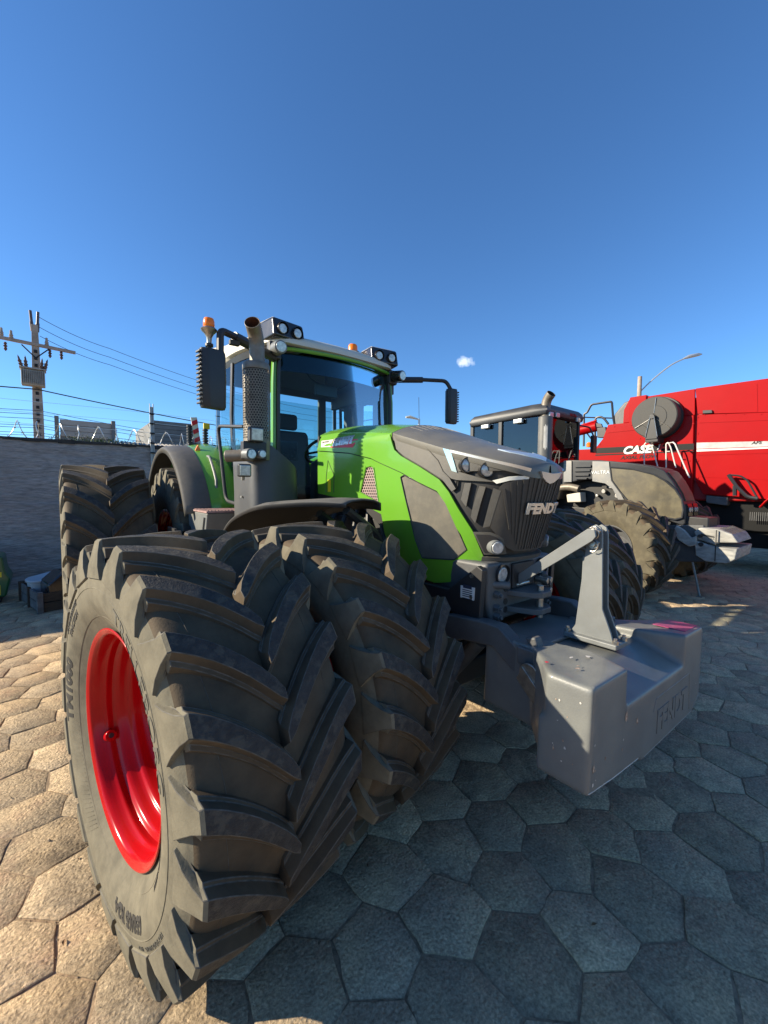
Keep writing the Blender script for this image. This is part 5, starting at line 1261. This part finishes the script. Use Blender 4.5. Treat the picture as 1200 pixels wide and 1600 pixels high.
# ------------------------------------------------------------------ dark tractor
DT = empty('tractor', (6.8, .75, 0), None, 'dark graphite tractor with dusty amber hood panels, between green tractor and red combine', 'tractor')
char = mat('graphite_paint', (.024, .026, .03), .4, coat=.08, spec=.35, dust=.2, dup=.7, dustcol=(.25, .23, .18))
silver = mat('graphite_silver', (.19, .19, .185), .35, .5, dust=.3, dup=.3)
tinted = mat('dusty_tinted_panel', (.085, .07, .04), .4, coat=.1, spec=.4, dust=.7, dustcol=(.175, .148, .082), col2=(.045, .04, .03), nscale=5, dscale=4)
def dwheel(x, y, me, rims, z, f, rot, sc_=1):
    w = wheel(DT, (x - 6.8, y - .75, z), 0, me, rims, f, rot, False); w.scale = (sc_,) * 3; return w
w = dwheel(5.42, .86, old_me, RO, .82, False, .1); w.rotation_euler.z = math.radians(-12)
w = dwheel(8.12, .80, old_me, RO, .82, True, .2); w.rotation_euler.z = math.radians(-12)
dwheel(5.75, 3.45, rear_me, RO, 1.0, False, .1, .97); dwheel(7.85, 3.45, rear_me, RO, 1.0, True, .3, .97)
dustm = mat('tyre_dust', (.2, .18, .12), .9)
def dl(o):   # world mesh under the moved parent
    o.matrix_parent_inverse = Matrix.Translation((-6.8, -.75, 0)); return o
HX = 6.37
prof = [(2.49,1.621),(2.583,1.806),(2.537,2.425),(2.307,2.483),(1.644,2.448),(1.019,2.355),(0.64,2.262),(0.519,2.203),(0.381,2.007),(0.259,1.773),(0.186,1.542),(0.164,1.261),(0.181,1.22),(0.251,1.215),(0.485,1.308),(1.022,1.528),(1.233,1.815),(1.341,1.956),(1.45,2.039),(1.668,2.061),(2.01,2.047),(2.373,1.962)]
b = MB(); n = len(prof)
def nar(y, z): return .0 + .12 * max(0, .7 - y)
mid = 6.8
vs = [Vector((HX + nar(y, z), y, z)) for y, z in prof] + [Vector((2 * mid - HX - nar(y, z), y, z)) for y, z in prof]
from mathutils.geometry import tessellate_polygon
tri = tessellate_polygon([[Vector((y, z, 0)) for y, z in prof]])
b.add(vs, [(i, (i + 1) % n, (i + 1) % n + n, i + n) for i in range(n)] + [tuple(t) for t in tri] + [tuple(i + n for i in t[::-1]) for t in tri])
dl(b.build('bonnet', char, DT, bevel=.05, seg=4, ang=45))
def DF(u, v, o): return Vector((HX + nar(u, v) - .004 - o, u, v))
amb = [(1.434,2.292),(1.015,2.24),(0.666,2.131),(0.482,2.008),(0.332,1.855),(0.227,1.673),(0.2,1.491),(0.214,1.351),(0.311,1.312),(0.486,1.342),(0.73,1.398),(1.023,1.557),(1.226,1.797),(1.393,2.03)]
dl(panel('hood_panel', amb, DF, .0, .02, tinted, DT, cuts=(.1, .1)))
cz_ = sum(p[1] for p in amb) / len(amb); cy_ = sum(p[0] for p in amb) / len(amb)
b = MB(); b.tube([DF(y, z, .02) for y, z in amb + amb[:1]], .018, 6); dl(b.build('panel_edge', char, DT))
band = [(1.784,2.429),(1.462,2.405),(1.452,2.308),(1.407,2.031),(1.232,1.786),(1.159,1.652),(1.261,1.649),(1.366,1.852),(1.519,1.972),(1.771,2.02)]
dl(panel('silver_band', band, DF, .0, .018, silver, DT, cuts=(.1, .1)))
dl(panel('rear_band', [(2.398,2.471),(2.224,2.462),(2.209,2.009),(2.383,2.011)], DF, .0, .02, silver, DT))
for k in range(4):
    y0 = 165 + k * 22
    q = [[(2.148,2.375),(1.808,2.353),(1.807,2.314),(2.147,2.319)], [(2.158,2.288),(1.824,2.268),(1.823,2.226),(2.156,2.228)], [(2.155,2.196),(1.84,2.176),(1.85,2.134),(2.149,2.136)], [(2.131,2.104),(1.876,2.091),(1.894,2.061),(2.122,2.064)]][k]
    dl(panel('side_slat', q, DF, .006, .03, silver if k == 9 else char, DT))
t0 = [(1.617,2.193)][0]
o = text_on('badge_lettering', 'VALTRA', .10, lambda u, v, o: DF(-u, v, o), .019, .006, letter_silver, DT, bold=0, u0=-t0[0], v0=t0[1]); dl(o)
fy = prof[7]; fb = prof[11]                      # top and bottom of the sloping front face (y, z)
P4 = [prof[k] for k in (7, 8, 9, 10, 11)]
def FFace(u, v, o):                              # u across (x), v 0..1 down the face
    k = min(3, int(v * 4)); t = v * 4 - k; a, c_ = P4[k], P4[k + 1]; y, z = a[0] + (c_[0] - a[0]) * t, a[1] + (c_[1] - a[1]) * t
    n_ = Vector((0, -(a[1] - c_[1]), (a[0] - c_[0]))).normalized()
    return Vector((u, y, z)) + n_ * o
dl(panel('nose_panel', [(6.50, .04), (7.10, .04), (7.06, .64), (6.54, .64)], FFace, .0, .02, tinted, DT, cuts=(0, .125)))
for x in (6.52, 6.84):
    dl(panel('headlamp_housing', [(x, .70), (x + .25, .70), (x + .25, .90), (x, .90)], FFace, .0, .03, black_gloss, DT, cuts=(0, .125)))
    for dx in (.065, .18):
        q = FFace(x + dx, .80, .03); b = MB(); b.cyl(q, q + Vector((0, -.015, 0)), .045, n=20); dl(b.build('headlamp_lens', lens_m, DT, bevel=.006))
    dl(panel('lower_lamp', [(x, .93), (x + .25, .93), (x + .25, .985), (x, .985)], FFace, .0, .02, lens_m, DT, cuts=(0, 0)))
q = [(0.509,1.335),(0.439,1.333),(0.435,1.244),(0.506,1.246)]
b = MB(); b.prism(q, 6.30, 6.36, 'x'); dl(b.build('amber_marker', mat('faded_marker', (.6, .3, .14), .5), DT, bevel=.01))
# chassis under the hood, engine bits
b = MB(); b.prism([(-.15, .95), (-.15, 1.36), (2.9, 1.5), (2.9, .6), (.9, .6)], 6.5, 7.1, 'x'); dl(b.build('chassis', black_plastic, DT, bevel=.02))
sup = [(0.496,1.201),(-0.114,1.239),(-0.111,1.18),(0.084,0.866),(0.306,0.807),(0.456,0.928)]
b = MB(); b.prism(sup, 6.40, 6.46, 'x'); dl(b.build('front_support', iron_grey, DT, bevel=.02))
b = MB(); b.cyl((5.55, .83, .82), (8.05, .80, .82), .13); b.box(6.3, 7.3, .6, .95, .62, 1.0); dl(b.build('front_axle', black_plastic, DT, bevel=.02))
b = MB(); b.cyl((5.9, 3.45, 1.0), (7.7, 3.45, 1.0), .18); b.box(6.3, 7.3, 2.6, 4.2, .6, 1.6); dl(b.build('rear_axle', black_plastic, DT, bevel=.02))
pth = [(2.561,1.639),(2.523,1.806),(2.439,1.881),(2.231,1.897),(2.048,1.857)]
b = MB(); b.tube(smoothpath([(6.36, y, z) for y, z in pth], 5), .075, 14); dl(b.build('intake_pipe', exhaust_steel, DT, smooth=60))
q = [(2.319,1.734),(2.016,1.79),(1.989,1.58),(2.292,1.564)]
b = MB(); b.prism(q, 6.35, 6.6, 'x'); dl(b.build('engine_block', mat('cream_block', (.5, .46, .38), .6), DT, bevel=.02))
b = MB(); b.box(6.62, 7.1, .9, 2.7, 1.2, 2.05); dl(b.build('engine', soot, DT, bevel=.03))
b = MB()
for k in range(5): b.cyl((6.52, 1.75 - k * .13, 1.72 + .09 * (k % 3)), (6.62, 1.75 - k * .13, 1.72 + .09 * (k % 3)), .03 + .012 * (k % 2), n=10)
dl(b.build('engine_fitting', steel, DT, bevel=.006))
# exhaust
b = MB(); b.cyl((6.08, 2.70, 2.45), (6.08, 2.70, 3.42), .155, n=28); b.cyl((6.08, 2.70, 3.42), (6.08, 2.70, 3.45), .155, .09, 28); dl(b.build('exhaust_shroud', mat('shroud_grey', (.075, .08, .085), .4, dust=.3), DT, bevel=.012))
b = MB(); q = smoothpath([(5.925, 2.66, 3.18), (5.922, 2.70, 3.2)], 1)
P = [(6.08 + .157 * math.cos(t), 2.70 + .157 * math.sin(t)) for t in [math.radians(k) for k in range(188, 262, 6)]]
b.grid([[Vector((x, y, z + .02 * math.sin(i * 1.7 + z * 9))) for i, (x, y) in enumerate(P[: (6 if z < 2.9 else 9)] + P[(5 if z < 2.9 else 8):(6 if z < 2.9 else 9)] * (3 if z < 2.9 else 0))][:9] for z in (2.7, 3.22)]) if False else None
P2 = P[2:8]; b.grid([[Vector((x, y, z + .03 * math.sin(i * 1.9 + z * 7))) for i, (x, y) in enumerate(P2)] for z in (2.72, 2.85, 3.0, 3.12, 3.22)]); dl(b.build('bare_patch', mat('bare_primer', (.55, .53, .48), .6, noise_amt=.3, nscale=9), DT))
pp = smoothpath([(6.08, 2.70, 3.42), (6.08, 2.70, 3.66), (6.075, 2.66, 3.80), (6.05, 2.56, 3.90)], 6)
b = MB(); b.tube(pp, .10, 20, caps=False); o = b.build('exhaust_pipe', exhaust_steel, DT, smooth=60); dl(o); m = o.modifiers.new('t', 'SOLIDIFY'); m.thickness = .006; m.offset = -1
b = MB(); b.tube(pp[8:], .092, 20, caps=False); b.add([Vector(pp[9]) + Vector((.078 * math.cos(t), .078 * math.sin(t), 0)) for t in [k * math.pi / 8 for k in range(16)]], [tuple(range(16))]); dl(b.build('pipe_lining', soot, DT))
# cab
b = MB(); rf = [(5.98, 2.62), (7.62, 2.62), (7.7, 2.9), (7.72, 4.6), (7.5, 4.75), (6.1, 4.75), (5.88, 4.6), (5.9, 2.9)]
def ring(z, k): return [Vector((6.8 + (x - 6.8) * k, 3.7 + (y - 3.7) * k, z + .03 * (4 - y))) for x, y in rf]
b.grid([ring(z, k) for z, k in ((3.42, .93), (3.42, 1.0), (3.50, 1.02), (3.60, 1.0), (3.68, .93), (3.72, .7), (3.73, .3))], closed=True); b.add(ring(3.73, .3), [tuple(range(8))]); b.add(ring(3.42, .93), [tuple(range(8))]); dl(b.build('roof', char, DT, bevel=.03, seg=3))
b = MB(); b.grid([ring(3.505, 1.022), ring(3.53, 1.024), ring(3.55, 1.018)], closed=True); dl(b.build('roof_trim', iron_grey, DT))
for x, y in ((6.02, 2.72), (7.58, 2.72), (5.96, 4.6), (7.64, 4.6), (5.95, 3.75)):
    b = MB(); b.box(x - .035, x + .035, y - .05, y + .05, 1.9, 3.46); dl(b.build('cab_pillar', char, DT, bevel=.012))
b = MB(); b.box(6.0, 7.6, 2.70, 2.712, 2.2, 3.43); dl(b.build('windscreen', glass_dark, DT))
b = MB(); b.box(5.955, 5.967, 2.75, 4.6, 1.9, 3.43); dl(b.build('side_glass', glass_dark, DT))
b = MB(); b.box(7.633, 7.645, 2.75, 4.6, 1.9, 3.43); dl(b.build('side_glass', glass_dark, DT))
b = MB(); b.box(6.0, 7.6, 4.6, 4.66, 1.5, 3.43); b.box(6.0, 7.6, 2.75, 4.6, 1.5, 1.9); dl(b.build('cab_body', char, DT, bevel=.02))
b = MB(); b.box(6.5, 7.05, 3.6, 4.1, 1.9, 2.3); b.box(6.5, 7.05, 4.05, 4.2, 2.2, 2.95); dl(b.build('seat', seat_m, DT, bevel=.05, seg=3))
for x, y, z in ((6.12, 2.6, 3.46), (6.35, 2.58, 3.47), (7.3, 2.58, 3.47)):
    b = MB(); b.box(x - .08, x + .08, y - .03, y + .02, z - .04, z + .06); dl(b.build('roof_lamp', lens_m, DT, bevel=.012))
for k, (y, z) in enumerate(((3.25, 3.38), (4.15, 3.36))):
    b = MB(); b.box(5.84, 5.92, y - .12, y + .10, z - .05, z + .05); dl(b.build('side_lamp', lens_m, DT, bevel=.015))
o = text_on('roof_lettering', 'VALTRA', .085, lambda u, v, o: Vector((u, 2.605 - o, v)), .01, .005, red_paint, DT, bold=.003, u0=7.1, v0=3.565); dl(o)
b = MB(); b.tube(rnd_corner([(7.64, 2.7, 3.40), (7.85, 2.55, 3.36), (7.95, 2.5, 3.15)], .05), .02); b.box(7.86, 8.04, 2.45, 2.53, 2.75, 3.16); dl(b.build('mirror', black_plastic, DT, bevel=.02))
for s, X in ((-1, 5.75), (1, 7.85)):
    b = MB(); b.grid([[Vector((X + dx, 3.45 - 1.12 * math.cos(t), 1.0 + 1.12 * math.sin(t) + dz)) for dx, dz in ((-.33, -.06), (-.33, 0), (.33, 0))] for t in [math.radians(20 + 5 * k) for k in range(29)]]); o = b.build('fender', char, DT, smooth=50); dl(o); m = o.modifiers.new('t', 'SOLIDIFY'); m.thickness = .02
# front weight of the dark tractor
whitey = mat('scratched_whitish_grey', (.40, .40, .37), .55, col2=(.16, .165, .165), nscale=5, dust=.3, stretch=(1, 1, 3), bump=.3, detail=9)
DW = empty('front_weight', (6.8, -.65, .7), None, 'scratched whitish grey two-tier front weight on the nose of the dark tractor', 'weight')
def dw(o): o.matrix_parent_inverse = Matrix.Translation((-6.8, .65, -.7)); return o
up_ = [(-0.144,1.045),(-0.197,1.13),(-0.394,1.178),(-0.583,1.188),(-0.549,0.891),(-0.479,0.87),(-0.468,0.829),(-0.207,0.876)]
b = MB(); b.prism([(-.05, 1.00), (.0, 1.12), (-.08, 1.20), (-.32, 1.20), (-.52, 1.12), (-.60, .99), (-.32, .965), (-.30, .92)], 6.28, 7.30, 'x'); dw(b.build('upper_casting', whitey, DW, bevel=.02, seg=3))
for k in range(9):
    b = MB(); x = 6.34 + k * .105; b.prism([(-.34, 1.205), (-.52, 1.125), (-.52, 1.135), (-.34, 1.215)], x, x + .012, 'x'); dw(b.build('casting_rib', black_plastic, DW))
b = MB(); b.prism([(-.02, .98), (-.30, .90), (-.60, .90), (-.575, .72), (-.48, .64), (-.20, .63), (-.05, .72)], 6.24, 7.36, 'x'); dw(b.build('lower_casting', whitey, DW, bevel=.02, seg=3))
b = MB(); b.cyl((6.225, -.12, .92), (6.245, -.12, .92), .035, n=16); dw(b.build('lower_hole', soot, DW)); b = MB(); b.cyl((6.225, -.10, 1.06), (6.285, -.10, 1.06), .03, n=16); b.prism([(-.10, 1.10), (-.28, 1.07), (-.29, 1.05), (-.12, 1.065)], 6.27, 6.285, 'x'); dw(b.build('casting_hole', soot, DW))
b = MB(); b.box(6.225, 6.245, -.325, -.315, .66, 1.18); dw(b.build('joint_line', soot, DW))
o = text_on('casting_lettering', 'VALTRA', .05, lambda u, v, o: Vector((6.28 - o, -u, v)), .0, .004, grey_paint, DW, u0=.2, v0=1.02); dw(o)
b = MB(); b.prism([(.30, 1.10), (.24, 1.22), (.12, 1.14), (.02, 1.02), (-.06, 1.06), (-.06, .90), (.05, .86), (.2, .96)], 6.22, 6.30, 'x'); dl(b.build('hitch_arm', whitey, DT, bevel=.02, seg=3))
b = MB(); b.prism([(.5, .95), (-.02, .90), (-.2, .80), (-.2, .62), (.3, .55), (.6, .62)], 6.30, 6.42, 'x'); b.prism([(.5, .95), (-.02, .90), (-.2, .80), (-.2, .62), (.3, .55), (.6, .62)], 7.15, 7.27, 'x'); b.box(6.4, 7.2, -.1, .6, .6, .9); dl(b.build('hitch_frame', mat('dark_blue_iron', (.03, .035, .045), .5, dust=.2), DT, bevel=.02))
b = MB(); b.tube([(6.34, .02, .62), (6.30, -.12, .02)], .018, 8); b.box(6.26, 6.34, -.16, -.08, 0, .012); dl(b.build('parking_leg', grey_paint, DT))

# ------------------------------------------------------------------ red combine harvester
CB = empty('combine_harvester', (11, .5, 0), None, 'large red combine harvester with a round dark dust screen on its side, far right', 'combine harvester')
def cb(o): o.matrix_parent_inverse = Matrix.Translation((-11, -.5, 0)); return o
CX = 9.6
rear = [(0.913,3.625),(0.877,2.055),(1.307,2.405),(3.691,2.645),(3.703,3.018),(3.194,3.005),(2.986,3.273),(2.864,3.644),(2.503,3.637),(2.294,3.621),(0.907,3.644)]
rear = [(0.919,3.622),(0.88,1.777),(1.806,1.767),(3.667,1.896),(3.703,3.018),(3.194,3.005),(2.986,3.273),(2.864,3.644),(2.503,3.637),(0.92,3.638)]
frontp = [(0.854,3.637),(-0.721,3.483),(-0.802,1.636),(-0.435,1.663),(0.106,1.717),(0.667,1.759),(0.827,2.063)]
hop1 = [(2.37,4.258),(0.938,4.267),(0.914,3.645),(2.503,3.647),(2.495,3.999)]
hop2 = [(0.918,4.263),(-0.688,4.234),(-0.721,3.483),(0.854,3.653)]
CF_ = planeX(CX)
from functools import partial
def slab(name, poly, x0_, x1_, m, bev=.02):
    b = MB(); tri = tessellate_polygon([[Vector((y, z, 0)) for y, z in poly]]); n = len(poly)
    vs = [Vector((x0_, y, z)) for y, z in poly] + [Vector((x1_, y, z)) for y, z in poly]
    b.add(vs, [(i, (i + 1) % n, (i + 1) % n + n, i + n) for i in range(n)] + [tuple(t) for t in tri] + [tuple(i + n for i in t[::-1]) for t in tri])
    return cb(b.build(name, m, CB, bevel=bev, seg=2))
slab('side_door', rear, 9.6, 9.72, red_paint, .03); slab('side_door', frontp, 9.6, 9.72, red_paint, .03)
slab('tank_panel', [(y, z) for y, z in hop1], 9.66, 9.72, red_paint, .012); slab('tank_panel', hop2, 9.60, 9.66, red_paint, .012)
slab('side_door', [(y, z) for y, z in rear], 12.5, 12.6, red_paint, .03); slab('side_door', frontp, 12.5, 12.6, red_paint, .03)
b = MB(); y0 = hop1[0][0]; b.box(9.73, 12.48, -2.4, 3.0, 1.6, 3.55); b.box(9.75, 12.4, -2.3, 2.0, 3.5, 4.08); b.box(9.9, 12.3, 2.6, 4.6, 1.8, 2.95); b.box(9.8, 12.3, 4.55, 6.3, 1.3, 2.95); cb(b.build('body', mat('body_dark_red', (.3, .01, .01), .5), CB, bevel=.05))
b = MB(); b.box(9.62, 12.4, 1.95, 2.35, 3.55, 4.3); cb(b.build('tank_end', red_paint, CB, bevel=.02))
b = MB(); b.prism([(2.28, 3.85), (2.28, 4.35), (2.6, 4.25), (2.85, 3.95), (2.85, 3.6), (2.4, 3.5)], 9.9, 10.5, 'x'); cb(b.build('engine_intake', iron_grey, CB, bevel=.06, seg=3))
# crease lines in the doors (pressed steps)
for poly in ([(2.857,3.448),(0.906,3.451),(0.905,3.427),(2.856,3.415)], [(0.834,3.466),(-0.727,3.343),(-0.728,3.322),(0.833,3.438)], [(0.803,2.709),(-0.757,2.663),(-0.758,2.638),(0.802,2.677)]):
    cb(panel('pressed_edge', poly, CF_, -.004, .012, red_paint, CB, cuts=(0, 0)))
# dust screen drum
dc = [(1.654,3.649)][0]; dr = .50
drum_m = mat('drum_grey', (.05, .05, .047), .7, dust=.4, dustcol=(.10, .09, .075), noise_amt=.3, nscale=3)
b = MB(); b.lathe([(0, 0), (0, dr * .15), (-.012, dr * .16), (-.012, dr * .55), (0, dr * .57), (0, dr - .02), (.02, dr), (.4, dr), (.4, 0)], 64, 'x', (9.26, dc[0], dc[1])); cb(b.build('dust_screen', drum_m, CB, smooth=40))
b = MB(); b.lathe([(0, dr), (-.02, dr), (-.02, dr + .03), (.03, dr + .04), (.03, dr)], 64, 'x', (9.58, dc[0], dc[1])); cb(b.build('screen_surround', black_plastic, CB, smooth=40))
for t in (95, 100 + 120, 330):
    t = math.radians(t); b = MB(); y, z = dc; b.tube([(9.245, y + .1 * math.cos(t), z + .1 * math.sin(t)), (9.245, y + dr * .93 * math.cos(t), z + dr * .93 * math.sin(t))], .009, 5); cb(b.build('screen_seam', steel, CB))
b = MB(); y, z = dc; b.prism([(y - .05, z + .02), (y + .05, z + .02), (y + .13, z - .55), (y - .13, z - .55)], 9.16, 9.20, 'x'); b.cyl((9.14, y, z), (9.25, y, z), .06); b.box(9.18, 9.62, y - .14, y + .14, z - .62, z - .5); cb(b.build('screen_arm', black_plastic, CB, bevel=.012))
b = MB(); b.tube([(9.15, y + .04, z), (9.15, y + .13, z - .5)], .012, 6); b.tube([(9.15, y - .04, z), (9.15, y - .13, z - .5)], .012, 6); cb(b.build('arm_edge', steel, CB))
# stripes and lettering
stripe_shade_b = mat('stripe_shade_black', (.008, .008, .008), .5, spec=.2)
bl = [(3.124,3.024),(0.893,2.966),(0.887,2.816),(3.166,2.869)]
cb(panel('black_stripe', bl, CF_, .0005, .003, stripe_shade_b, CB, cuts=(0, 0)))
bl = [(3.165,2.845),(0.886,2.791),(0.886,2.771),(3.173,2.807)]
cb(panel('black_stripe', bl, CF_, .0005, .003, stripe_shade_b, CB, cuts=(0, 0)))
cb(panel('silver_stripe', [(0.841,2.978),(-0.747,2.885),(-0.752,2.779),(0.835,2.832)], CF_, .0005, .003, mat('silver_stripe', (.45, .43, .41), .4, .3, noise_amt=.3, nscale=6), CB, cuts=(0, 0)))
cb(panel('white_stripe', [(0.834,2.816),(-0.752,2.765),(-0.753,2.744),(0.832,2.767)], CF_, .0005, .003, white_decal, CB, cuts=(0, 0)))
FT = lambda u, v, o: Vector((9.6 - o, -u, v))
c1 = [(2.124,2.896)][0]; c2 = [(1.635,2.912)][0]; c3 = [(1.527,2.913)][0]; c4 = [(2.077,2.706)][0]; c5 = [(-0.227,2.883)][0]
w_ = [(2.541,2.911),(1.731,2.855)]
cb(text_on('lettering', 'CASE', .27, FT, .004, .004, white_decal, CB, bold=.012, shear=.25, cuts=(0, 0), sx=(w_[0][0] - w_[1][0]) / .76, u0=-c1[0], v0=c1[1]))
cb(text_on('lettering', 'I', .26, FT, .004, .004, white_decal, CB, bold=.012, shear=.25, cuts=(0, 0), sx=1.3, u0=-c2[0], v0=c2[1] - .01)); cb(text_on('lettering', 'H', .26, FT, .006, .004, mat('case_red', (.65, .02, .02), .4), CB, bold=.012, shear=.25, cuts=(0, 0), sx=1.15, u0=-c3[0], v0=c3[1] - .01))
cb(text_on('lettering', 'AXIAL FLOW', .12, FT, .001, .003, stripe_shade_b, CB, bold=.004, shear=.25, cuts=(0, 0), sx=1.2, u0=-c4[0], v0=c4[1]))
cb(text_on('lettering', 'AFS', .085, FT, .004, .002, stripe_shade_b, CB, bold=.003, shear=.2, cuts=(0, 0), sx=1.2, u0=-c5[0], v0=c5[1]))
for poly in ([(-0.159,4.157),(-0.181,4.153),(-0.217,3.556),(-0.195,3.559)], [(0.782,2.184),(-0.783,2.061),(-0.784,2.047),(0.782,2.167)]):
    cb(panel('pressed_edge', poly, CF_, -.004, .010, red_paint, CB, cuts=(0, 0)))
bb = MB()
for (y, z) in [(0.838,3.575),(0.823,3.193),(0.797,2.548),(0.781,2.143),(0.709,3.617),(0.333,3.573),(0.007,3.536),(-0.274,3.5),(2.271,3.556),(2.055,3.187),(1.627,3.096),(1.005,3.577),(0.965,2.556),(0.95,2.187),(3.058,3.114),(2.694,3.569)]:
    bb.cyl((9.59, y, z), (9.603, y, z), .014, n=8)
o = cb(bb.build('rivets', red_paint, CB)); o['kind'] = 'stuff'
# latch on the seam, bolts
q = [(0.746,3.721),(0.57,3.704),(0.557,3.628),(0.743,3.642)]
b = MB(); b.prism(q, 9.55, 9.61, 'x'); cb(b.build('latch', black_plastic, CB, bevel=.01))
# bottom structure
b = MB(); b.prism([(4.2, 1.75), (-2.3, 1.75), (-2.3, 1.0), (.2, .9), (.8, 1.2), (4.2, 1.1)], 9.9, 12.3, 'x'); b.box(10, 12.2, -1.8, 4.6, .55, 1.1); cb(b.build('underbody', stripe_shade_b, CB, bevel=.03))  # flat black puts the shade under the machine into the colour
q = [(0.62,1.731),(0.206,1.694),(0.221,1.497),(0.613,1.554)]
b = MB(); b.prism(q, 9.62, 10.2, 'x'); cb(b.build('battery_box', iron_grey, CB, bevel=.02))
for k in range(9):
    b = MB(); x = 9.95 + k * .0; y = -.02 - k * .03; q = [(-0.171,1.402)][0]; b.box(9.74, 9.75, q[0] - k * .035, q[0] - k * .035 + .012, q[1] - .22, q[1] - .03); cb(b.build('louvre', iron_grey, CB))
# front fender bulge and wheels
b = MB(); arc = [(-1.35 + 1.12 * math.cos(t), .95 + 1.12 * math.sin(t)) for t in [math.radians(k) for k in range(28, 150, 8)]]
b.grid([[Vector((x, y, z)) for x in (9.50, 9.53, 9.75)] for y, z in arc]); o = b.build('wheel_arch', red_paint, CB, smooth=50); cb(o); m = o.modifiers.new('t', 'SOLIDIFY'); m.thickness = .03; m.offset = 1
for (x, f) in ((9.98, False), (12.1, True)):
    w = wheel(CB, (x - 11, -1.47 - .5, .97), 0, rear_me, RR_, f, .1, False); w.scale = (.95, .92, .92)
    w = wheel(CB, (x + (.35 if x < 11 else -.35) - 11, 3.6 - .5, .62), 0, old_me, RO, f, .1, False); w.scale = (.8, .74, .74)
# handrails
rail = mat('rail_white', (.62, .60, .56), .45, dust=.2); railb = mat('rail_black', (.02, .02, .022), .45)
def rails(pts_, X, r, m, name='handrail'):
    b = MB(); b.tube(rnd_corner([(X, y, z) for y, z in pts_], .06), r, 7); cb(b.build(name, m, CB))
rails([(1.826,2.413),(1.849,3.015),(1.755,3.058),(1.676,2.958),(1.526,2.402)], 9.3, .015, rail)
rails([(1.337,2.393),(1.359,2.97),(1.318,3),(1.261,2.881),(1.138,2.385)], 9.25, .015, rail)
rails([(1.216,2.995),(1.163,2.95),(0.846,2.135)], 9.2, .017, rail)
rails([(1.363,2.786),(1.275,2.78)], 9.25, .012, rail); rails([(1.356,2.97),(1.203,2.998)], 9.25, .012, rail)
rails([(0.192,2.198),(-0.019,2.17),(-0.137,2.067),(-0.32,1.673)], 9.45, .02, railb)
rails([(0.192,2.198),(0.028,1.919),(-0.152,1.707),(-0.32,1.673)], 9.45, .04, railb); rails([(0.073,1.957),(0.064,1.729)], 9.45, .04, railb)
# platform rails at the rear
rails([(3.65,3.134),(3.671,4.085),(3.583,4.108),(3.468,4.327),(2.907,4.324),(2.86,3.878),(2.817,3.684)], 9.9, .03, railb); rails([(3.332,3.158),(3.343,3.918),(3.216,3.95),(3.097,3.876),(2.976,3.703)], 9.9, .03, railb)
rails([(3.628,3.98),(2.868,3.856)], 9.9, .02, railb); rails([(3.64,3.608),(3.332,3.183)], 9.9, .02, railb)
b = MB(); q = [(3.208,3.609),(2.963,3.61),(2.918,3.354),(3.035,3.304),(3.189,3.328)]; b.prism(q, 9.7, 9.82, 'x'); cb(b.build('mirror', black_plastic, CB, bevel=.02))
b = MB(); q = [(3.281,3.764),(3.129,3.726),(3.088,3.62),(3.257,3.635)]; b.prism(q, 9.8, 9.86, 'x'); cb(b.build('work_lamp', black_plastic, CB, bevel=.01))
aug = [(3.996,3.57),(3.278,3.676)]
b = MB(); b.cyl((9.9, aug[0][0], aug[0][1]), (9.9, aug[1][0], aug[1][1]), .14, n=20); b.cyl((9.85, aug[0][0], aug[0][1] + .12), (9.85, aug[1][0], aug[1][1] + .16), .03); cb(b.build('unloading_auger', red_paint, CB, bevel=.01))
q = [(3.545,3.108)][0]
b = MB(); b.lathe([(0, .07), (.1, .07), (.14, .04), (.15, 0)], 16, 'z', (10, q[0], q[1])); cb(b.build('beacon', amber, CB))
# operator platform box at the front beyond the frame edge
b = MB(); b.box(9.9, 12.3, -3.6, -2.42, 1.7, 2.0); cb(b.build('platform', black_plastic, CB, bevel=.02))
b = MB(); b.box(10.1, 12.1, -3.7, -2.45, 2.0, 3.7); cb(b.build('cab', glass_dark, CB)); b = MB(); b.box(10.0, 12.2, -3.8, -2.42, 3.7, 3.9); cb(b.build('cab_roof', red_paint, CB, bevel=.08, seg=3))
